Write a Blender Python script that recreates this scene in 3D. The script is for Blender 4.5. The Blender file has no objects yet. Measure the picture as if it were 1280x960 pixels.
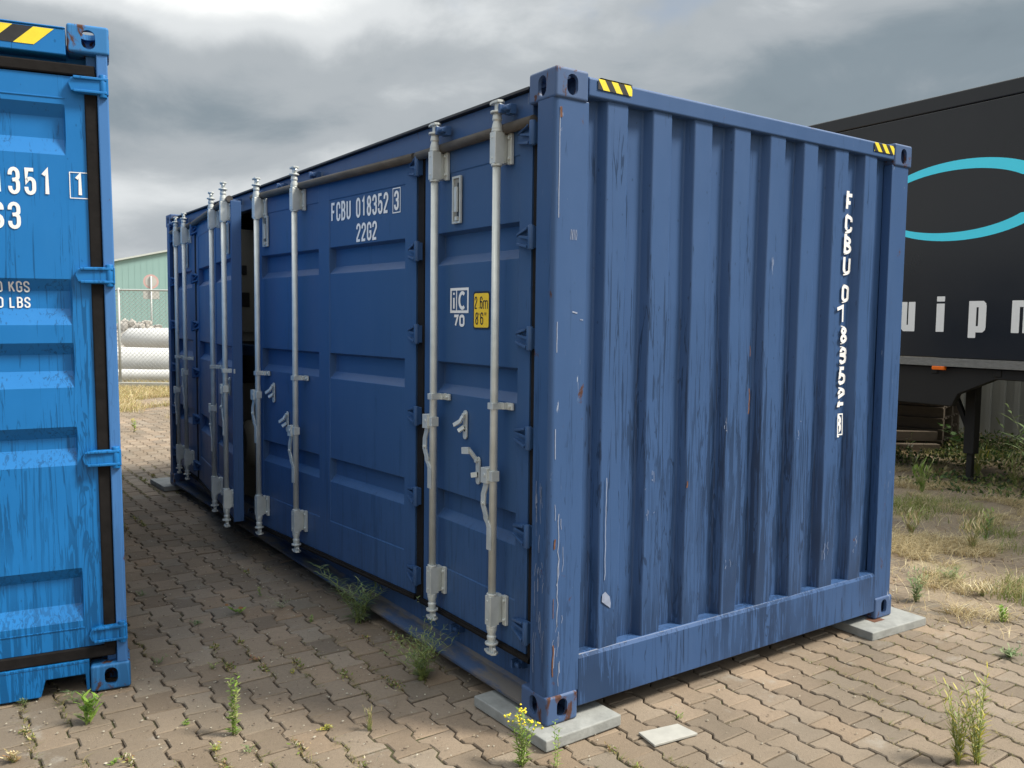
import bpy, bmesh, math, random
import numpy as np
from mathutils import Vector, Matrix, noise as mnoise
random.seed(7)
rng = np.random.default_rng(11)
PI = math.pi
R = math.radians
sc = bpy.context.scene
C = sc.collection

# ------------------------------------------------------------------ camera
CAM = Vector((-2.03276, -2.62711, 1.61712))
YAW, PIT, ROL, FPX = 0.612271788, -0.07236068, 0.01251935, 1070.02
cam = bpy.data.cameras.new('camera')
co = bpy.data.objects.new('camera', cam)
C.objects.link(co)
f_ = Vector((math.sin(YAW)*math.cos(PIT), math.cos(YAW)*math.cos(PIT), math.sin(PIT)))
r_ = Vector((math.cos(YAW), -math.sin(YAW), 0))
u_ = r_.cross(f_)
rr = math.cos(ROL)*r_ + math.sin(ROL)*u_
uu = -math.sin(ROL)*r_ + math.cos(ROL)*u_
M = Matrix((rr, uu, -f_)).transposed().to_4x4()
M.translation = CAM
co.matrix_world = M
cam.sensor_fit = 'HORIZONTAL'
cam.sensor_width = 36.0
cam.lens = FPX/1280*36.0
cam.clip_start = 0.05
cam.clip_end = 3000
sc.camera = co

# ------------------------------------------------------------------ sky, sun, exposure
SUN_EL, SUN_AZ = 50.0, -43.0          # azimuth measured from +x towards +y
sc.view_settings.view_transform = 'Standard'
sc.view_settings.look = 'None'
sc.view_settings.gamma = 1.0
sc.view_settings.exposure = 1.02
world = bpy.data.worlds.new('World')
sc.world = world
world.use_nodes = True
wn, wl = world.node_tree.nodes, world.node_tree.links
wn.clear()
w_out = wn.new('ShaderNodeOutputWorld'); w_bg = wn.new('ShaderNodeBackground')
w_bg.inputs['Strength'].default_value = 0.1
wl.new(w_bg.outputs[0], w_out.inputs[0])
sky = wn.new('ShaderNodeTexSky'); sky.sky_type = 'NISHITA'; sky.sun_disc = False
sky.sun_elevation = R(SUN_EL); sky.sun_rotation = R(90-SUN_AZ)
sky.air_density = 1.0; sky.dust_density = 2.0
tc = wn.new('ShaderNodeTexCoord')
sep = wn.new('ShaderNodeSeparateXYZ'); wl.new(tc.outputs['Generated'], sep.inputs[0])
def wmath(op, a, b=None, clamp=False):
    n = wn.new('ShaderNodeMath'); n.operation = op; n.use_clamp = clamp
    for i, s in enumerate((a, b)):
        if s is None: continue
        if isinstance(s, (int, float)): n.inputs[i].default_value = s
        else: wl.new(s, n.inputs[i])
    return n.outputs[0]
zc = wmath('MAXIMUM', sep.outputs[2], 0.0)
den = wmath('ADD', zc, 0.22)
px = wmath('DIVIDE', sep.outputs[0], den); py = wmath('DIVIDE', sep.outputs[1], den)
cmb = wn.new('ShaderNodeCombineXYZ'); wl.new(wmath('MULTIPLY', sep.outputs[0], 1.6), cmb.inputs[0]); wl.new(wmath('MULTIPLY', sep.outputs[1], 1.6), cmb.inputs[1]); wl.new(wmath('MULTIPLY', zc, 3.3), cmb.inputs[2])
def wnoise(scale, detail, rough, dist, off):
    mp = wn.new('ShaderNodeMapping'); mp.inputs['Location'].default_value = off
    wl.new(cmb.outputs[0], mp.inputs[0])
    n = wn.new('ShaderNodeTexNoise'); n.inputs['Scale'].default_value = scale; n.inputs['Detail'].default_value = detail
    n.inputs['Roughness'].default_value = rough; n.inputs['Distortion'].default_value = dist
    wl.new(mp.outputs[0], n.inputs['Vector']); return n.outputs['Fac']
def wramp(fac, stops):
    r = wn.new('ShaderNodeValToRGB'); r.color_ramp.interpolation = 'EASE'
    e = r.color_ramp.elements
    while len(e) < len(stops): e.new(0.5)
    for i, (p, c) in enumerate(stops): e[i].position = p; e[i].color = (*c, 1)
    wl.new(fac, r.inputs[0]); return r.outputs[0]
n_big = wnoise(1.25, 4, 0.5, 0.3, (3.1, 1.4, 0))
n_small = wnoise(3.4, 8, 0.58, 0.35, (0.4, 5.2, 1))
mixv = wmath('ADD', wmath('MULTIPLY', n_big, 0.68), wmath('MULTIPLY', n_small, 0.32))
# heavy bases of the clouds sit in a band above the horizon, bright breaks below and above it
band = wramp(sep.outputs[2], [(0.0, (.66,)*3), (0.085, (.62,)*3), (0.13, (.82,)*3), (0.175, (.56,)*3), (0.215, (.30,)*3), (0.27, (.32,)*3), (0.35, (.62,)*3), (0.5, (.88,)*3)])
brk = wmath('MULTIPLY', wramp(sep.outputs[1], [(0.0, (0,)*3), (0.80, (0,)*3), (0.93, (1,)*3)]), wramp(sep.outputs[2], [(0.0, (0,)*3), (0.25, (0,)*3), (0.34, (.36,)*3)]))
tot = wmath('ADD', wmath('ADD', wmath('MULTIPLY', wmath('SUBTRACT', mixv, 0.5), 1.7), brk), band, True)
cloud = wramp(tot, [(0.0, (1.25, 1.58, 1.85)), (0.25, (1.65, 2.02, 2.3)), (0.5, (2.9, 3.15, 3.35)), (0.75, (5.0, 5.2, 5.3)), (1.0, (7.2, 7.3, 7.2))])
gap = wramp(wnoise(1.7, 5, 0.55, 0.3, (7.7, 2.2, 4)), [(0.0, (0,)*3), (0.60, (0,)*3), (0.72, (.35,)*3), (1.0, (.5,)*3)])
mx = wn.new('ShaderNodeMixRGB'); wl.new(gap, mx.inputs[0]); wl.new(cloud, mx.inputs[1]); wl.new(sky.outputs[0], mx.inputs[2])
lift = wramp(sep.outputs[2], [(0.0, (.76,)*3), (0.40, (.76,)*3), (0.60, (1.15,)*3)])
mm = wn.new('ShaderNodeMixRGB'); mm.blend_type = 'MULTIPLY'; mm.inputs[0].default_value = 1.0
wl.new(mx.outputs[0], mm.inputs[1]); wl.new(lift, mm.inputs[2])
wl.new(mm.outputs[0], w_bg.inputs[0])

sun = bpy.data.lights.new('sun', 'SUN'); sun.energy = 3.0; sun.angle = R(13); sun.color = (1.0, 0.93, 0.82)
so = bpy.data.objects.new('sun', sun); C.objects.link(so)
sd = Vector((math.cos(R(SUN_AZ))*math.cos(R(SUN_EL)), math.sin(R(SUN_AZ))*math.cos(R(SUN_EL)), math.sin(R(SUN_EL))))
so.rotation_euler = sd.to_track_quat('Z', 'Y').to_euler()
so.location = (0, 0, 20)

# ------------------------------------------------------------------ materials
class Mat:
    def __init__(s, name, rough=0.5, metal=0.0, col=(.5, .5, .5)):
        s.m = bpy.data.materials.new(name); s.m.use_nodes = True
        s.n, s.l = s.m.node_tree.nodes, s.m.node_tree.links
        s.b = s.n['Principled BSDF']
        s.set('Base Color', (*col, 1)); s.set('Roughness', rough); s.set('Metallic', metal)
    def set(s, k, val):
        if hasattr(val, 'links') or hasattr(val, 'is_linked'): s.l.new(val, s.b.inputs[k])
        else: s.b.inputs[k].default_value = val
    def coord(s, scale=(1, 1, 1), loc=(0, 0, 0), out='Object'):
        if not hasattr(s, 'tc'): s.tc = s.n.new('ShaderNodeTexCoord')
        mp = s.n.new('ShaderNodeMapping'); mp.inputs['Scale'].default_value = scale; mp.inputs['Location'].default_value = loc
        s.l.new(s.tc.outputs[out], mp.inputs[0]); return mp.outputs[0]
    def noise(s, vec, scale=1, detail=4, rough=.5, dist=0):
        n = s.n.new('ShaderNodeTexNoise'); n.inputs['Scale'].default_value = scale; n.inputs['Detail'].default_value = detail
        n.inputs['Roughness'].default_value = rough; n.inputs['Distortion'].default_value = dist
        s.l.new(vec, n.inputs['Vector']); return n.outputs['Fac']
    def vor(s, vec, scale=1, feature='F1', out='Distance', rnd=1.0):
        n = s.n.new('ShaderNodeTexVoronoi'); n.feature = feature; n.inputs['Scale'].default_value = scale
        n.inputs['Randomness'].default_value = rnd
        s.l.new(vec, n.inputs['Vector']); return n.outputs[out]
    def math(s, op, a, b=None, clamp=False):
        n = s.n.new('ShaderNodeMath'); n.operation = op; n.use_clamp = clamp
        for i, x in enumerate((a, b)):
            if x is None: continue
            if isinstance(x, (int, float)): n.inputs[i].default_value = x
            else: s.l.new(x, n.inputs[i])
        return n.outputs[0]
    def rng(s, v, a, b, c=0., d=1.):
        n = s.n.new('ShaderNodeMapRange'); n.interpolation_type = 'SMOOTHSTEP'
        s.l.new(v, n.inputs[0])
        for i, x in enumerate((a, b, c, d)):
            if isinstance(x, (int, float)): n.inputs[i+1].default_value = x
            else: s.l.new(x, n.inputs[i+1])
        return n.outputs[0]
    def mix(s, fac, a, b, mode='MIX'):
        n = s.n.new('ShaderNodeMixRGB'); n.blend_type = mode
        for i, x in enumerate((fac, a, b)):
            if isinstance(x, (int, float)): n.inputs[i].default_value = x
            elif isinstance(x, tuple): n.inputs[i].default_value = (*x, 1)
            else: s.l.new(x, n.inputs[i])
        return n.outputs[0]
    def ramp(s, fac, stops):
        r = s.n.new('ShaderNodeValToRGB'); e = r.color_ramp.elements
        while len(e) < len(stops): e.new(.5)
        for i, (p, c) in enumerate(stops): e[i].position = p; e[i].color = (*c, 1)
        s.l.new(fac, r.inputs[0]); return r.outputs[0]
    def sepz(s, vec):
        n = s.n.new('ShaderNodeSeparateXYZ'); s.l.new(vec, n.inputs[0]); return n.outputs
    def bump(s, h, strength=.3, dist=.01):
        n = s.n.new('ShaderNodeBump'); n.inputs['Strength'].default_value = strength; n.inputs['Distance'].default_value = dist
        s.l.new(h, n.inputs['Height']); s.l.new(n.outputs[0], s.b.inputs['Normal'])
    def attr(s, name):
        n = s.n.new('ShaderNodeAttribute'); n.attribute_name = name; return n.outputs['Color']

def paint(name, base, wet=1.0, zlo=.1, zhi=2.2, rust=0.0, wetdark=.50, t0=.44, t1=.73, dry=.46, scuff=0.0):
    m = Mat(name)
    o = m.coord()
    xyz = m.sepz(o)
    big = m.noise(o, 1.3, 4, .6)
    fine = m.noise(m.coord((1, 1, .35)), 9, 5, .6)
    tone = m.math('ADD', m.math('MULTIPLY', big, .32), m.math('MULTIPLY', fine, .22))
    col = m.mix(tone, tuple(c*.84 for c in base), tuple(min(1, c*1.28+.006) for c in base))
    # faded chalky film
    chalk = m.rng(m.noise(m.coord((1, 1, .25), (3, 1, 0)), 3.2, 6, .65), .5, .75)
    col = m.mix(m.math('MULTIPLY', chalk, .14), col, (base[0]*1.3+.03, base[1]*1.2+.03, base[2]*1.05+.03))
    if wet:
        dr = m.noise(m.coord((50, 50, 2.4)), 1, 4, .6, 1.0)
        thr = m.rng(xyz[2], zlo, zhi, t0, t1)
        mask = m.rng(dr, thr, m.math('ADD', thr, .010))
        patch = m.rng(m.noise(m.coord((1, 1, .5), (9, 2, 0)), 2.2, 3, .5), .36, .58)
        mask = m.math('MULTIPLY', mask, m.math('MAXIMUM', patch, m.rng(xyz[2], zlo+.5, zlo, 0., 1.)))
        run = m.rng(m.noise(m.coord((60, 60, 1.1), (4, 8, 2)), 1, 4, .6, .8), .625, .635)
        run = m.math('MULTIPLY', run, m.rng(xyz[2], zhi, zhi-.8, 0., 1.))
        spec = m.rng(m.vor(m.coord((1, 1, .6)), 22), .105, .075)
        spec = m.math('MULTIPLY', spec, m.rng(m.noise(m.coord(loc=(5, 5, 5)), 30, 1), .50, .54))
        def line(sc3, off, wdt):
            nn = m.noise(m.coord(sc3, off), 1, 4, .55, .9)
            return m.rng(m.math('ABSOLUTE', m.math('SUBTRACT', nn, .5)), wdt, wdt*.55)
        ln = m.math('MAXIMUM', line((17, 17, .75), (1, 2, 3), .012), line((11, 11, .9), (6, 1, 8), .009))
        seg_ = m.rng(m.noise(m.coord((14, 14, 1.1), (3, 3, 9)), 1, 3, .6), m.rng(xyz[2], zlo, zhi, .40, .62), m.rng(xyz[2], zlo, zhi, .42, .64))
        run = m.math('MAXIMUM', run, m.math('MULTIPLY', ln, seg_))
        mask = m.math('MULTIPLY', m.math('MAXIMUM', m.math('MAXIMUM', mask, run), m.math('MULTIPLY', spec, .7)), wet)
        col = m.mix(mask, col, tuple(c*wetdark for c in base))
        rgh = m.math('SUBTRACT', m.math('ADD', dry, m.math('MULTIPLY', m.math('SUBTRACT', fine, .5), .15)), m.math('MULTIPLY', mask, dry-.33))
    else:
        rgh = m.math('ADD', dry, m.math('MULTIPLY', m.math('SUBTRACT', fine, .5), .2))
    if scuff:
        sf = m.rng(m.noise(m.coord((40, 40, 6), (1, 1, 1)), 1, 5, .7, .6), .655, .70)
        sf = m.math('MULTIPLY', m.math('MULTIPLY', sf, scuff), m.rng(m.noise(m.coord(loc=(2, 7, 1)), 4, 2), .45, .62))
        col = m.mix(sf, col, (.42, .46, .52))
    if rust:
        rn = m.noise(m.coord((1, 1, .55), (2, 0, 7)), 14, 7, .68, .4)
        rs = m.rng(rn, .64-rust*.14, .70-rust*.12)
        rc = m.mix(m.noise(o, 60, 3), (.030, .018, .015), (.115, .045, .026))
        col = m.mix(rs, col, rc)
        rgh = m.math('MAXIMUM', rgh, m.math('MULTIPLY', rs, .85))
        h = m.math('ADD', m.math('MULTIPLY', fine, .3), m.math('MULTIPLY', rn, 1.2))
    else:
        h = fine
    m.set('Base Color', col); m.set('Roughness', rgh)
    wav = m.noise(o, 2.4, 2)
    m.bump(m.math('ADD', m.math('MULTIPLY', h, .06), m.math('MULTIPLY', wav, 1.0)), .35, .012)
    m.set('Specular IOR Level', .30)
    return m.m

NAVY = (.035, .084, .202)
CYAN = (.006, .150, .43)
def simple(name, col, rough=.5, metal=0., var=.18, sc_=12, bump=.0, stretch=(1, 1, 1)):
    m = Mat(name, rough, metal)
    nz = m.noise(m.coord(stretch), sc_, 5, .6)
    m.set('Base Color', m.mix(nz, tuple(c*(1-var*1.6) for c in col), tuple(min(1, c*(1+var*1.6)) for c in col)))
    m.set('Roughness', m.math('ADD', rough-.1, m.math('MULTIPLY', nz, .2)))
    if bump: m.bump(nz, bump, .01)
    return m.m
MT = {}
MT['navy'] = paint('navy_paint', NAVY, 1.0, .15, 2.3, t0=.44, t1=.66)
MT['navy_rail'] = paint('navy_rail_paint', NAVY, 1.0, -.6, 1.2, t0=.36, t1=.62)
MT['navy_door'] = paint('navy_door_paint', (.036, .088, .208), .45, .1, 1.4, t0=.55, t1=.78)
MT['navy_post'] = paint('navy_post_paint', NAVY, .55, .1, 2.0, t0=.56, t1=.78, rust=.04, scuff=.9)
MT['navy_cast'] = paint('navy_casting_paint', (.055, .10, .21), 0, rust=.72, scuff=.6)
MT['sky_blue'] = paint('bright_blue_paint', CYAN, .9, .2, 2.6, t0=.50, t1=.66, wetdark=.52)
MT['sky_cast'] = paint('bright_blue_casting', (.03, .17, .42), .6, .0, .5, rust=.9)
MT['sky_post'] = paint('bright_blue_post', (.05, .17, .42), .3, .1, 2.5, rust=.2)
MT['gasket'] = simple('rubber_gasket', (.011, .010, .010), .8, 0, .5, 16, .3)
MT['gasket_old'] = simple('weathered_gasket', (.082, .076, .070), .7, 0, .35, 22, .4, (1, .4, 1))
for k_ in ('gasket', 'gasket_old'): MT[k_].node_tree.nodes['Principled BSDF'].inputs['Specular IOR Level'].default_value = .15
m = Mat('galvanised_steel', .48, .30)
nz = m.vor(m.coord(), 60, out='Color'); sp_ = m.noise(m.coord(), 14, 5, .6)
m.set('Base Color', m.mix(sp_, (.38, .41, .40), (.68, .71, .69)))
m.set('Roughness', m.math('ADD', .3, m.math('MULTIPLY', sp_, .3))); m.bump(m.noise(m.coord(), 140, 3), .15, .002)
MT['galv'] = m.m
MT['white_mark'] = simple('white_marking_film', (.78, .79, .79), .5, 0, .03, 30)
MT['yellow'] = simple('yellow_film', (.82, .56, .015), .5, 0, .05, 20)
MT['hazard_yellow'] = simple('hazard_yellow_film', (.74, .60, .03), .5, 0, .12, 25)
MT['black'] = simple('black_film', (.014, .014, .016), .5, 0, .3, 30)
MT['scratch'] = simple('bare_scratch', (.22, .26, .36), .6, 0, .3, 40)
MT['rust'] = simple('rust', (.12, .052, .03), .9, 0, .5, 40, .5)
MT['dark'] = simple('dark_void', (.02, .02, .022), .9, 0, .3, 8)
MT['wood_floor'] = simple('plywood', (.16, .10, .06), .8, 0, .3, 8)
MT['concrete'] = simple('paver_concrete', (.25, .26, .25), .8, 0, .30, 14, .5)
MT['slab_light'] = simple('light_slab', (.36, .36, .33), .75, 0, .12, 20, .2)
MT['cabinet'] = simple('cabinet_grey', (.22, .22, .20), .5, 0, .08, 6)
MT['trailer'] = simple('black_panel_paint', (.0105, .0115, .0135), .30, 0, .25, 1.4, .02)
MT['trailer_rail'] = simple('aluminium_rail', (.20, .20, .19), .5, .4, .3, 20, .2, (1, .3, 3))
MT['chassis'] = simple('chassis_black', (.0045, .0045, .0045), .6, 0, .4, 9)
MT['cyan_film'] = simple('cyan_film', (.07, .74, .95), .45, 0, .03, 5)
MT['rubber'] = simple('tyre_rubber', (.018, .018, .018), .85, 0, .3, 30)
MT['grey_steel'] = simple('grey_sheet_steel', (.33, .34, .32), .55, .1, .12, 5, .05, (1, 1, .2))
MT['teal'] = simple('teal_cladding', (.25, .40, .385), .6, 0, .06, .6)
MT['pale_trim'] = simple('pale_trim', (.5, .54, .52), .5, 0, .05, 3)
MT['white_wrap'] = simple('white_wrap', (.56, .57, .57), .45, 0, .10, 2.5, .4)
MT['rubble'] = simple('grey_rubble', (.40, .38, .35), .9, 0, .3, 3, .6)
MT['timber'] = simple('weathered_timber', (.10, .078, .055), .85, 0, .3, 12, .2, (1, 1, 6))
MT['sign_red'] = simple('sign_red', (.55, .36, .34), .5, 0, .05, 5)
MT['sign_grey'] = simple('sign_grey', (.45, .45, .42), .5, 0, .1, 5)
MT['mesh_wire'] = simple('fence_wire', (.42, .44, .43), .5, .4, .1, 5)
MT['petal'] = simple('pale_litter', (.60, .58, .50), .8, 0, .2, 30)
MT['flower'] = simple('yellow_flower', (.75, .62, .03), .6, 0, .1, 30)
MT['stem'] = simple('weed_stem', (.22, .27, .07), .6, 0, .2, 20)
m = Mat('amber_lens', .25); m.set('Base Color', (.8, .16, .01, 1)); MT['amber'] = m.m
def leafmat(name, attr='tone'):
    m = Mat(name, .55)
    c = m.attr(attr); m.set('Base Color', c)
    m.set('Subsurface Weight', .0)
    tr = m.n.new('ShaderNodeBsdfTranslucent'); m.l.new(c, tr.inputs[0])
    mx_ = m.n.new('ShaderNodeMixShader'); mx_.inputs[0].default_value = .3
    out = [n for n in m.n if n.type == 'OUTPUT_MATERIAL'][0]
    m.l.new(m.b.outputs[0], mx_.inputs[1]); m.l.new(tr.outputs[0], mx_.inputs[2]); m.l.new(mx_.outputs[0], out.inputs[0])
    return m.m
MT['leaf'] = leafmat('leaf')

# ------------------------------------------------------------------ object helpers
def tag(o, label=None, cat=None, group=None, kind=None):
    if label: o['label'] = label
    if cat: o['category'] = cat
    if group: o['group'] = group
    if kind: o['kind'] = kind
    return o
def empty(name, loc=(0, 0, 0), rot=None):
    o = bpy.data.objects.new(name, None); C.objects.link(o); o.location = loc
    o.empty_display_size = .1
    if rot: o.rotation_euler = rot
    return o
IDT = lambda p: p
class MB:
    """collects shapes; T maps local to object space"""
    def __init__(s, T=IDT): s.v = []; s.f = []; s.mi = []; s.sm = []; s.T = T
    def add(s, vs, fs, mi=0, sm=False):
        b = len(s.v); s.v += [tuple(s.T(p)) for p in vs]
        s.f += [tuple(b+i for i in f) for f in fs]; s.mi += [mi]*len(fs); s.sm += [sm]*len(fs); return s
    def box(s, x0, x1, y0, y1, z0, z1, mi=0):
        vs = [(x, y, z) for z in (z0, z1) for y in (y0, y1) for x in (x0, x1)]
        return s.add(vs, [(0, 2, 3, 1), (4, 5, 7, 6), (0, 1, 5, 4), (2, 6, 7, 3), (0, 4, 6, 2), (1, 3, 7, 5)], mi)
    def bar(s, p0, p1, w, h, mi=0, up=(0, 0, 1)):
        p0, p1 = Vector(p0), Vector(p1); d = (p1-p0).normalized(); up = Vector(up)
        a = d.cross(up)
        if a.length < .01: a = d.cross(Vector((1, 0, 0)))
        a.normalize(); b = a.cross(d)
        vs = [p+a*sx*w/2+b*sy*h/2 for p in (p0, p1) for sy in (-1, 1) for sx in (-1, 1)]
        return s.add(vs, [(0, 2, 3, 1), (4, 5, 7, 6), (0, 1, 5, 4), (2, 6, 7, 3), (0, 4, 6, 2), (1, 3, 7, 5)], mi)
    def tube(s, pts, rad, n=12, mi=0, cap=True):
        pts = [Vector(p) for p in pts]; rads = rad if isinstance(rad, (list, tuple)) else [rad]*len(pts)
        vs = []; a = None
        for i, p in enumerate(pts):
            d = (pts[min(i+1, len(pts)-1)]-pts[max(i-1, 0)]).normalized()
            if a is None:
                a = d.cross(Vector((0, 0, 1)))
                if a.length < .05: a = d.cross(Vector((1, 0, 0)))
            else: a = a - d*a.dot(d)
            a.normalize(); b = d.cross(a)
            vs += [p+(a*math.cos(2*PI*k/n)+b*math.sin(2*PI*k/n))*rads[i] for k in range(n)]
        fs = [(i*n+k, i*n+(k+1) % n, (i+1)*n+(k+1) % n, (i+1)*n+k) for i in range(len(pts)-1) for k in range(n)]
        s.add(vs, fs, mi, True)
        if cap:
            b = len(s.v)-len(vs); L = len(pts)-1
            s.f += [tuple(b+k for k in range(n-1, -1, -1)), tuple(b+L*n+k for k in range(n))]; s.mi += [mi]*2; s.sm += [False]*2
        return s
    def prism(s, poly, fn0, fn1, mi=0):
        n = len(poly); vs = [fn0(p) for p in poly]+[fn1(p) for p in poly]
        return s.add(vs, [tuple(range(n-1, -1, -1)), tuple(range(n, 2*n))]+[(k, (k+1) % n, n+(k+1) % n, n+k) for k in range(n)], mi)
    def build(s, name, mats, parent=None, bevel=0, seg=2, recalc=True):
        me = bpy.data.meshes.new(name); me.from_pydata(s.v, [], s.f)
        for m_ in (mats if isinstance(mats, (list, tuple)) else [mats]): me.materials.append(m_)
        me.polygons.foreach_set('material_index', s.mi); me.polygons.foreach_set('use_smooth', s.sm)
        if recalc:
            bm = bmesh.new(); bm.from_mesh(me); bmesh.ops.recalc_face_normals(bm, faces=bm.faces); bm.to_mesh(me); bm.free()
        me.update()
        o = bpy.data.objects.new(name, me); C.objects.link(o)
        if parent: o.parent = parent
        if bevel:
            b = o.modifiers.new('bevel', 'BEVEL'); b.width = bevel; b.segments = seg; b.limit_method = 'ANGLE'; b.angle_limit = R(35)
        return o
def mesh_np(name, V, F, mat, sizes=None, parent=None, tone=None, smooth=False):
    """V (n,3); F flat loop index array with per-face sizes; tone per vertex colours"""
    me = bpy.data.meshes.new(name); me.vertices.add(len(V)); me.vertices.foreach_set('co', np.asarray(V, dtype=np.float32).ravel())
    F = np.asarray(F, dtype=np.int32)
    if sizes is None: sizes = np.full(len(F), F.shape[1], dtype=np.int32); F = F.ravel()
    me.loops.add(len(F)); me.loops.foreach_set('vertex_index', F)
    me.polygons.add(len(sizes)); me.polygons.foreach_set('loop_start', np.concatenate([[0], np.cumsum(sizes)[:-1]]).astype(np.int32))
    me.polygons.foreach_set('use_smooth', np.full(len(sizes), smooth))
    if tone is not None:
        a = me.color_attributes.new('tone', 'FLOAT_COLOR', 'POINT')
        a.data.foreach_set('color', np.concatenate([tone, np.ones((len(tone), 1))], 1).astype(np.float32).ravel())
    me.materials.append(mat); me.update(calc_edges=True); me.validate()
    o = bpy.data.objects.new(name, me); C.objects.link(o)
    if parent: o.parent = parent
    return o

# value noise in numpy
_g = rng.random((256, 256))
def vnoise(x, y, s):
    x = np.asarray(x)*s+37.3; y = np.asarray(y)*s+11.7
    xi = np.floor(x).astype(int); yi = np.floor(y).astype(int); fx = x-xi; fy = y-yi
    fx = fx*fx*(3-2*fx); fy = fy*fy*(3-2*fy)
    g = lambda a, b: _g[a % 256, b % 256]
    return (g(xi, yi)*(1-fx)+g(xi+1, yi)*fx)*(1-fy)+(g(xi, yi+1)*(1-fx)+g(xi+1, yi+1)*fx)*fy
def fbm(x, y, s, o=4):
    r = 0; a = .5
    for i in range(o): r = r+a*vnoise(x+i*5.1, y-i*3.7, s*2**i); a /= 2
    return r/(1-.5**o)

# stroke lettering ---------------------------------------------------
def el(cx, cy, rx, ry, a0, a1, n=9):
    return [(cx+rx*math.cos(R(a0+(a1-a0)*i/(n-1))), cy+ry*math.sin(R(a0+(a1-a0)*i/(n-1)))) for i in range(n)]
TOP = el(.5, .8, .5, .2, 0, 180); BOT = el(.5, .2, .5, .2, 180, 360)
GL = {
 '0': [TOP+BOT+[(1, .8)]],
 'C': [[(1, .66)]+TOP+BOT+[(1, .34)]],
 'G': [[(1, .68)]+TOP+BOT+[(1, .46), (.55, .46)]],
 'U': [[(0, 1)]+BOT+[(1, 1)]],
 'F': [[(0, 0), (0, 1), (.95, 1)], [(0, .52), (.85, .52)]],
 'B': [[(0, .53), (0, 1), (.5, 1)]+el(.5, .765, .45, .235, 80, -90)+[(0, .53)], [(.5, .53)]+el(.5, .265, .5, .265, 80, -90)+[(0, 0), (0, .53)]],
 '1': [[(.62, 0), (.62, 1), (.15, .8)]],
 '8': [el(.5, .765, .46, .235, -90, 270, 17), el(.5, .265, .5, .265, 90, 450, 17)],
 '3': [[(0, .74)]+list(reversed(TOP))+[(1, .68)]+el(.5, .66, .5, .12, 0, -75, 4)+[(.3, .53)], [(.5, .54)]+el(.5, .40, .5, .14, 75, 0, 4)+[(1, .2)]+el(.5, .2, .5, .2, 0, -180)+[(0, .26)]],
 '5': [[(.95, 1), (.06, 1), (.02, .5)]+el(.5, .44, .5, .18, 150, 0)+[(1, .2)]+el(.5, .2, .5, .2, 0, -180)+[(0, .26)]],
 '2': [[(0, .72)]+list(reversed(TOP))+[(1, .68), (.02, .12), (0, 0), (1, 0)]],
 'S': [[(1, .72)]+TOP+[(0, .72), (.12, .6), (.88, .4), (1, .28)]+el(.5, .2, .5, .2, 0, -180)+[(0, .28)]],
 'K': [[(0, 0), (0, 1)], [(1, 1), (0, .40)], [(.38, .62), (1, 0)]],
 'L': [[(0, 1), (0, 0), (.9, 0)]],
 'i': [[(.5, 0), (.5, .68)], [(.5, .86), (.5, 1)]],
 'c': [[(1, .55)]+el(.5, .5, .5, .22, 20, 180)+el(.5, .22, .5, .22, 180, 340)],
 '7': [[(0, 1), (1, 1), (.35, 0)]],
 '6': [[(1, .74)]+TOP+BOT+el(.5, .42, .5, .18, 0, 180)],
 'm': [[(0, 0), (0, .68)], [(0, .55), (.1, .67), (.4, .67), (.5, .56), (.5, 0)], [(.5, .55), (.6, .67), (.9, .67), (1, .56), (1, 0)]],
 '.': [[(.5, 0), (.5, .07)]], "'": [[(.5, .8), (.5, 1)]], '"': [[(.25, .75), (.25, 1)], [(.75, .75), (.75, 1)]],
}
def stroke(mb, pts, w, fn, mi=0, lift=0.0):
    P = [Vector(p) for p in pts]
    Q = [P[0]]
    for p in P[1:]:
        if (p-Q[-1]).length > 1e-5: Q.append(p)
    P = Q; closed = (P[0]-P[-1]).length < 1e-4 and len(P) > 3
    if closed: P = P[:-1]
    n = len(P); L = []; Rr = []
    for i in range(n):
        a = P[(i-1) % n] if (closed or i > 0) else None
        b = P[(i+1) % n] if (closed or i < n-1) else None
        d1 = (P[i]-a).normalized() if a is not None else None
        d2 = (b-P[i]).normalized() if b is not None else None
        if d1 is None: d1 = d2
        if d2 is None: d2 = d1
        t = d1+d2
        t = t.normalized() if t.length > .2 else d2
        nn = Vector((-t.y, t.x)); c = max(.45, nn.dot(Vector((-d1.y, d1.x))))
        L.append(P[i]+nn*w/2/c); Rr.append(P[i]-nn*w/2/c)
    vs = [fn(p.x, p.y, lift) for p in L]+[fn(p.x, p.y, lift) for p in Rr]
    seg = range(n) if closed else range(n-1)
    mb.add(vs, [(n+i, n+(i+1) % n, (i+1) % n, i) for i in seg], mi)
def letters(mb, text, cw, ch, pitch, sw, fn, mi=0, space=None, slant=0):
    x = 0; k = 0
    for c in text:
        if c == ' ': x += space or pitch*.8; continue
        for g in GL[c]:
            k += 1
            stroke(mb, [(x+sw/2+p[0]*(cw-sw), sw/2+p[1]*(ch-sw)) for p in g], sw, fn, mi, .0002*(k % 3))
        x += pitch*(.55 if c in ".'" else 1)
    return x
def frame_rect(mb, x0, x1, y0, y1, w, fn, mi=0):
    for a, b, c, d in ((x0, x1, y0, y0+w), (x0, x1, y1-w, y1), (x0, x0+w, y0+w, y1-w), (x1-w, x1, y0+w, y1-w)):
        mb.add([fn(a, c, 0), fn(b, c, 0), fn(b, d, 0), fn(a, d, 0)], [(0, 1, 2, 3)], mi)
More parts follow.
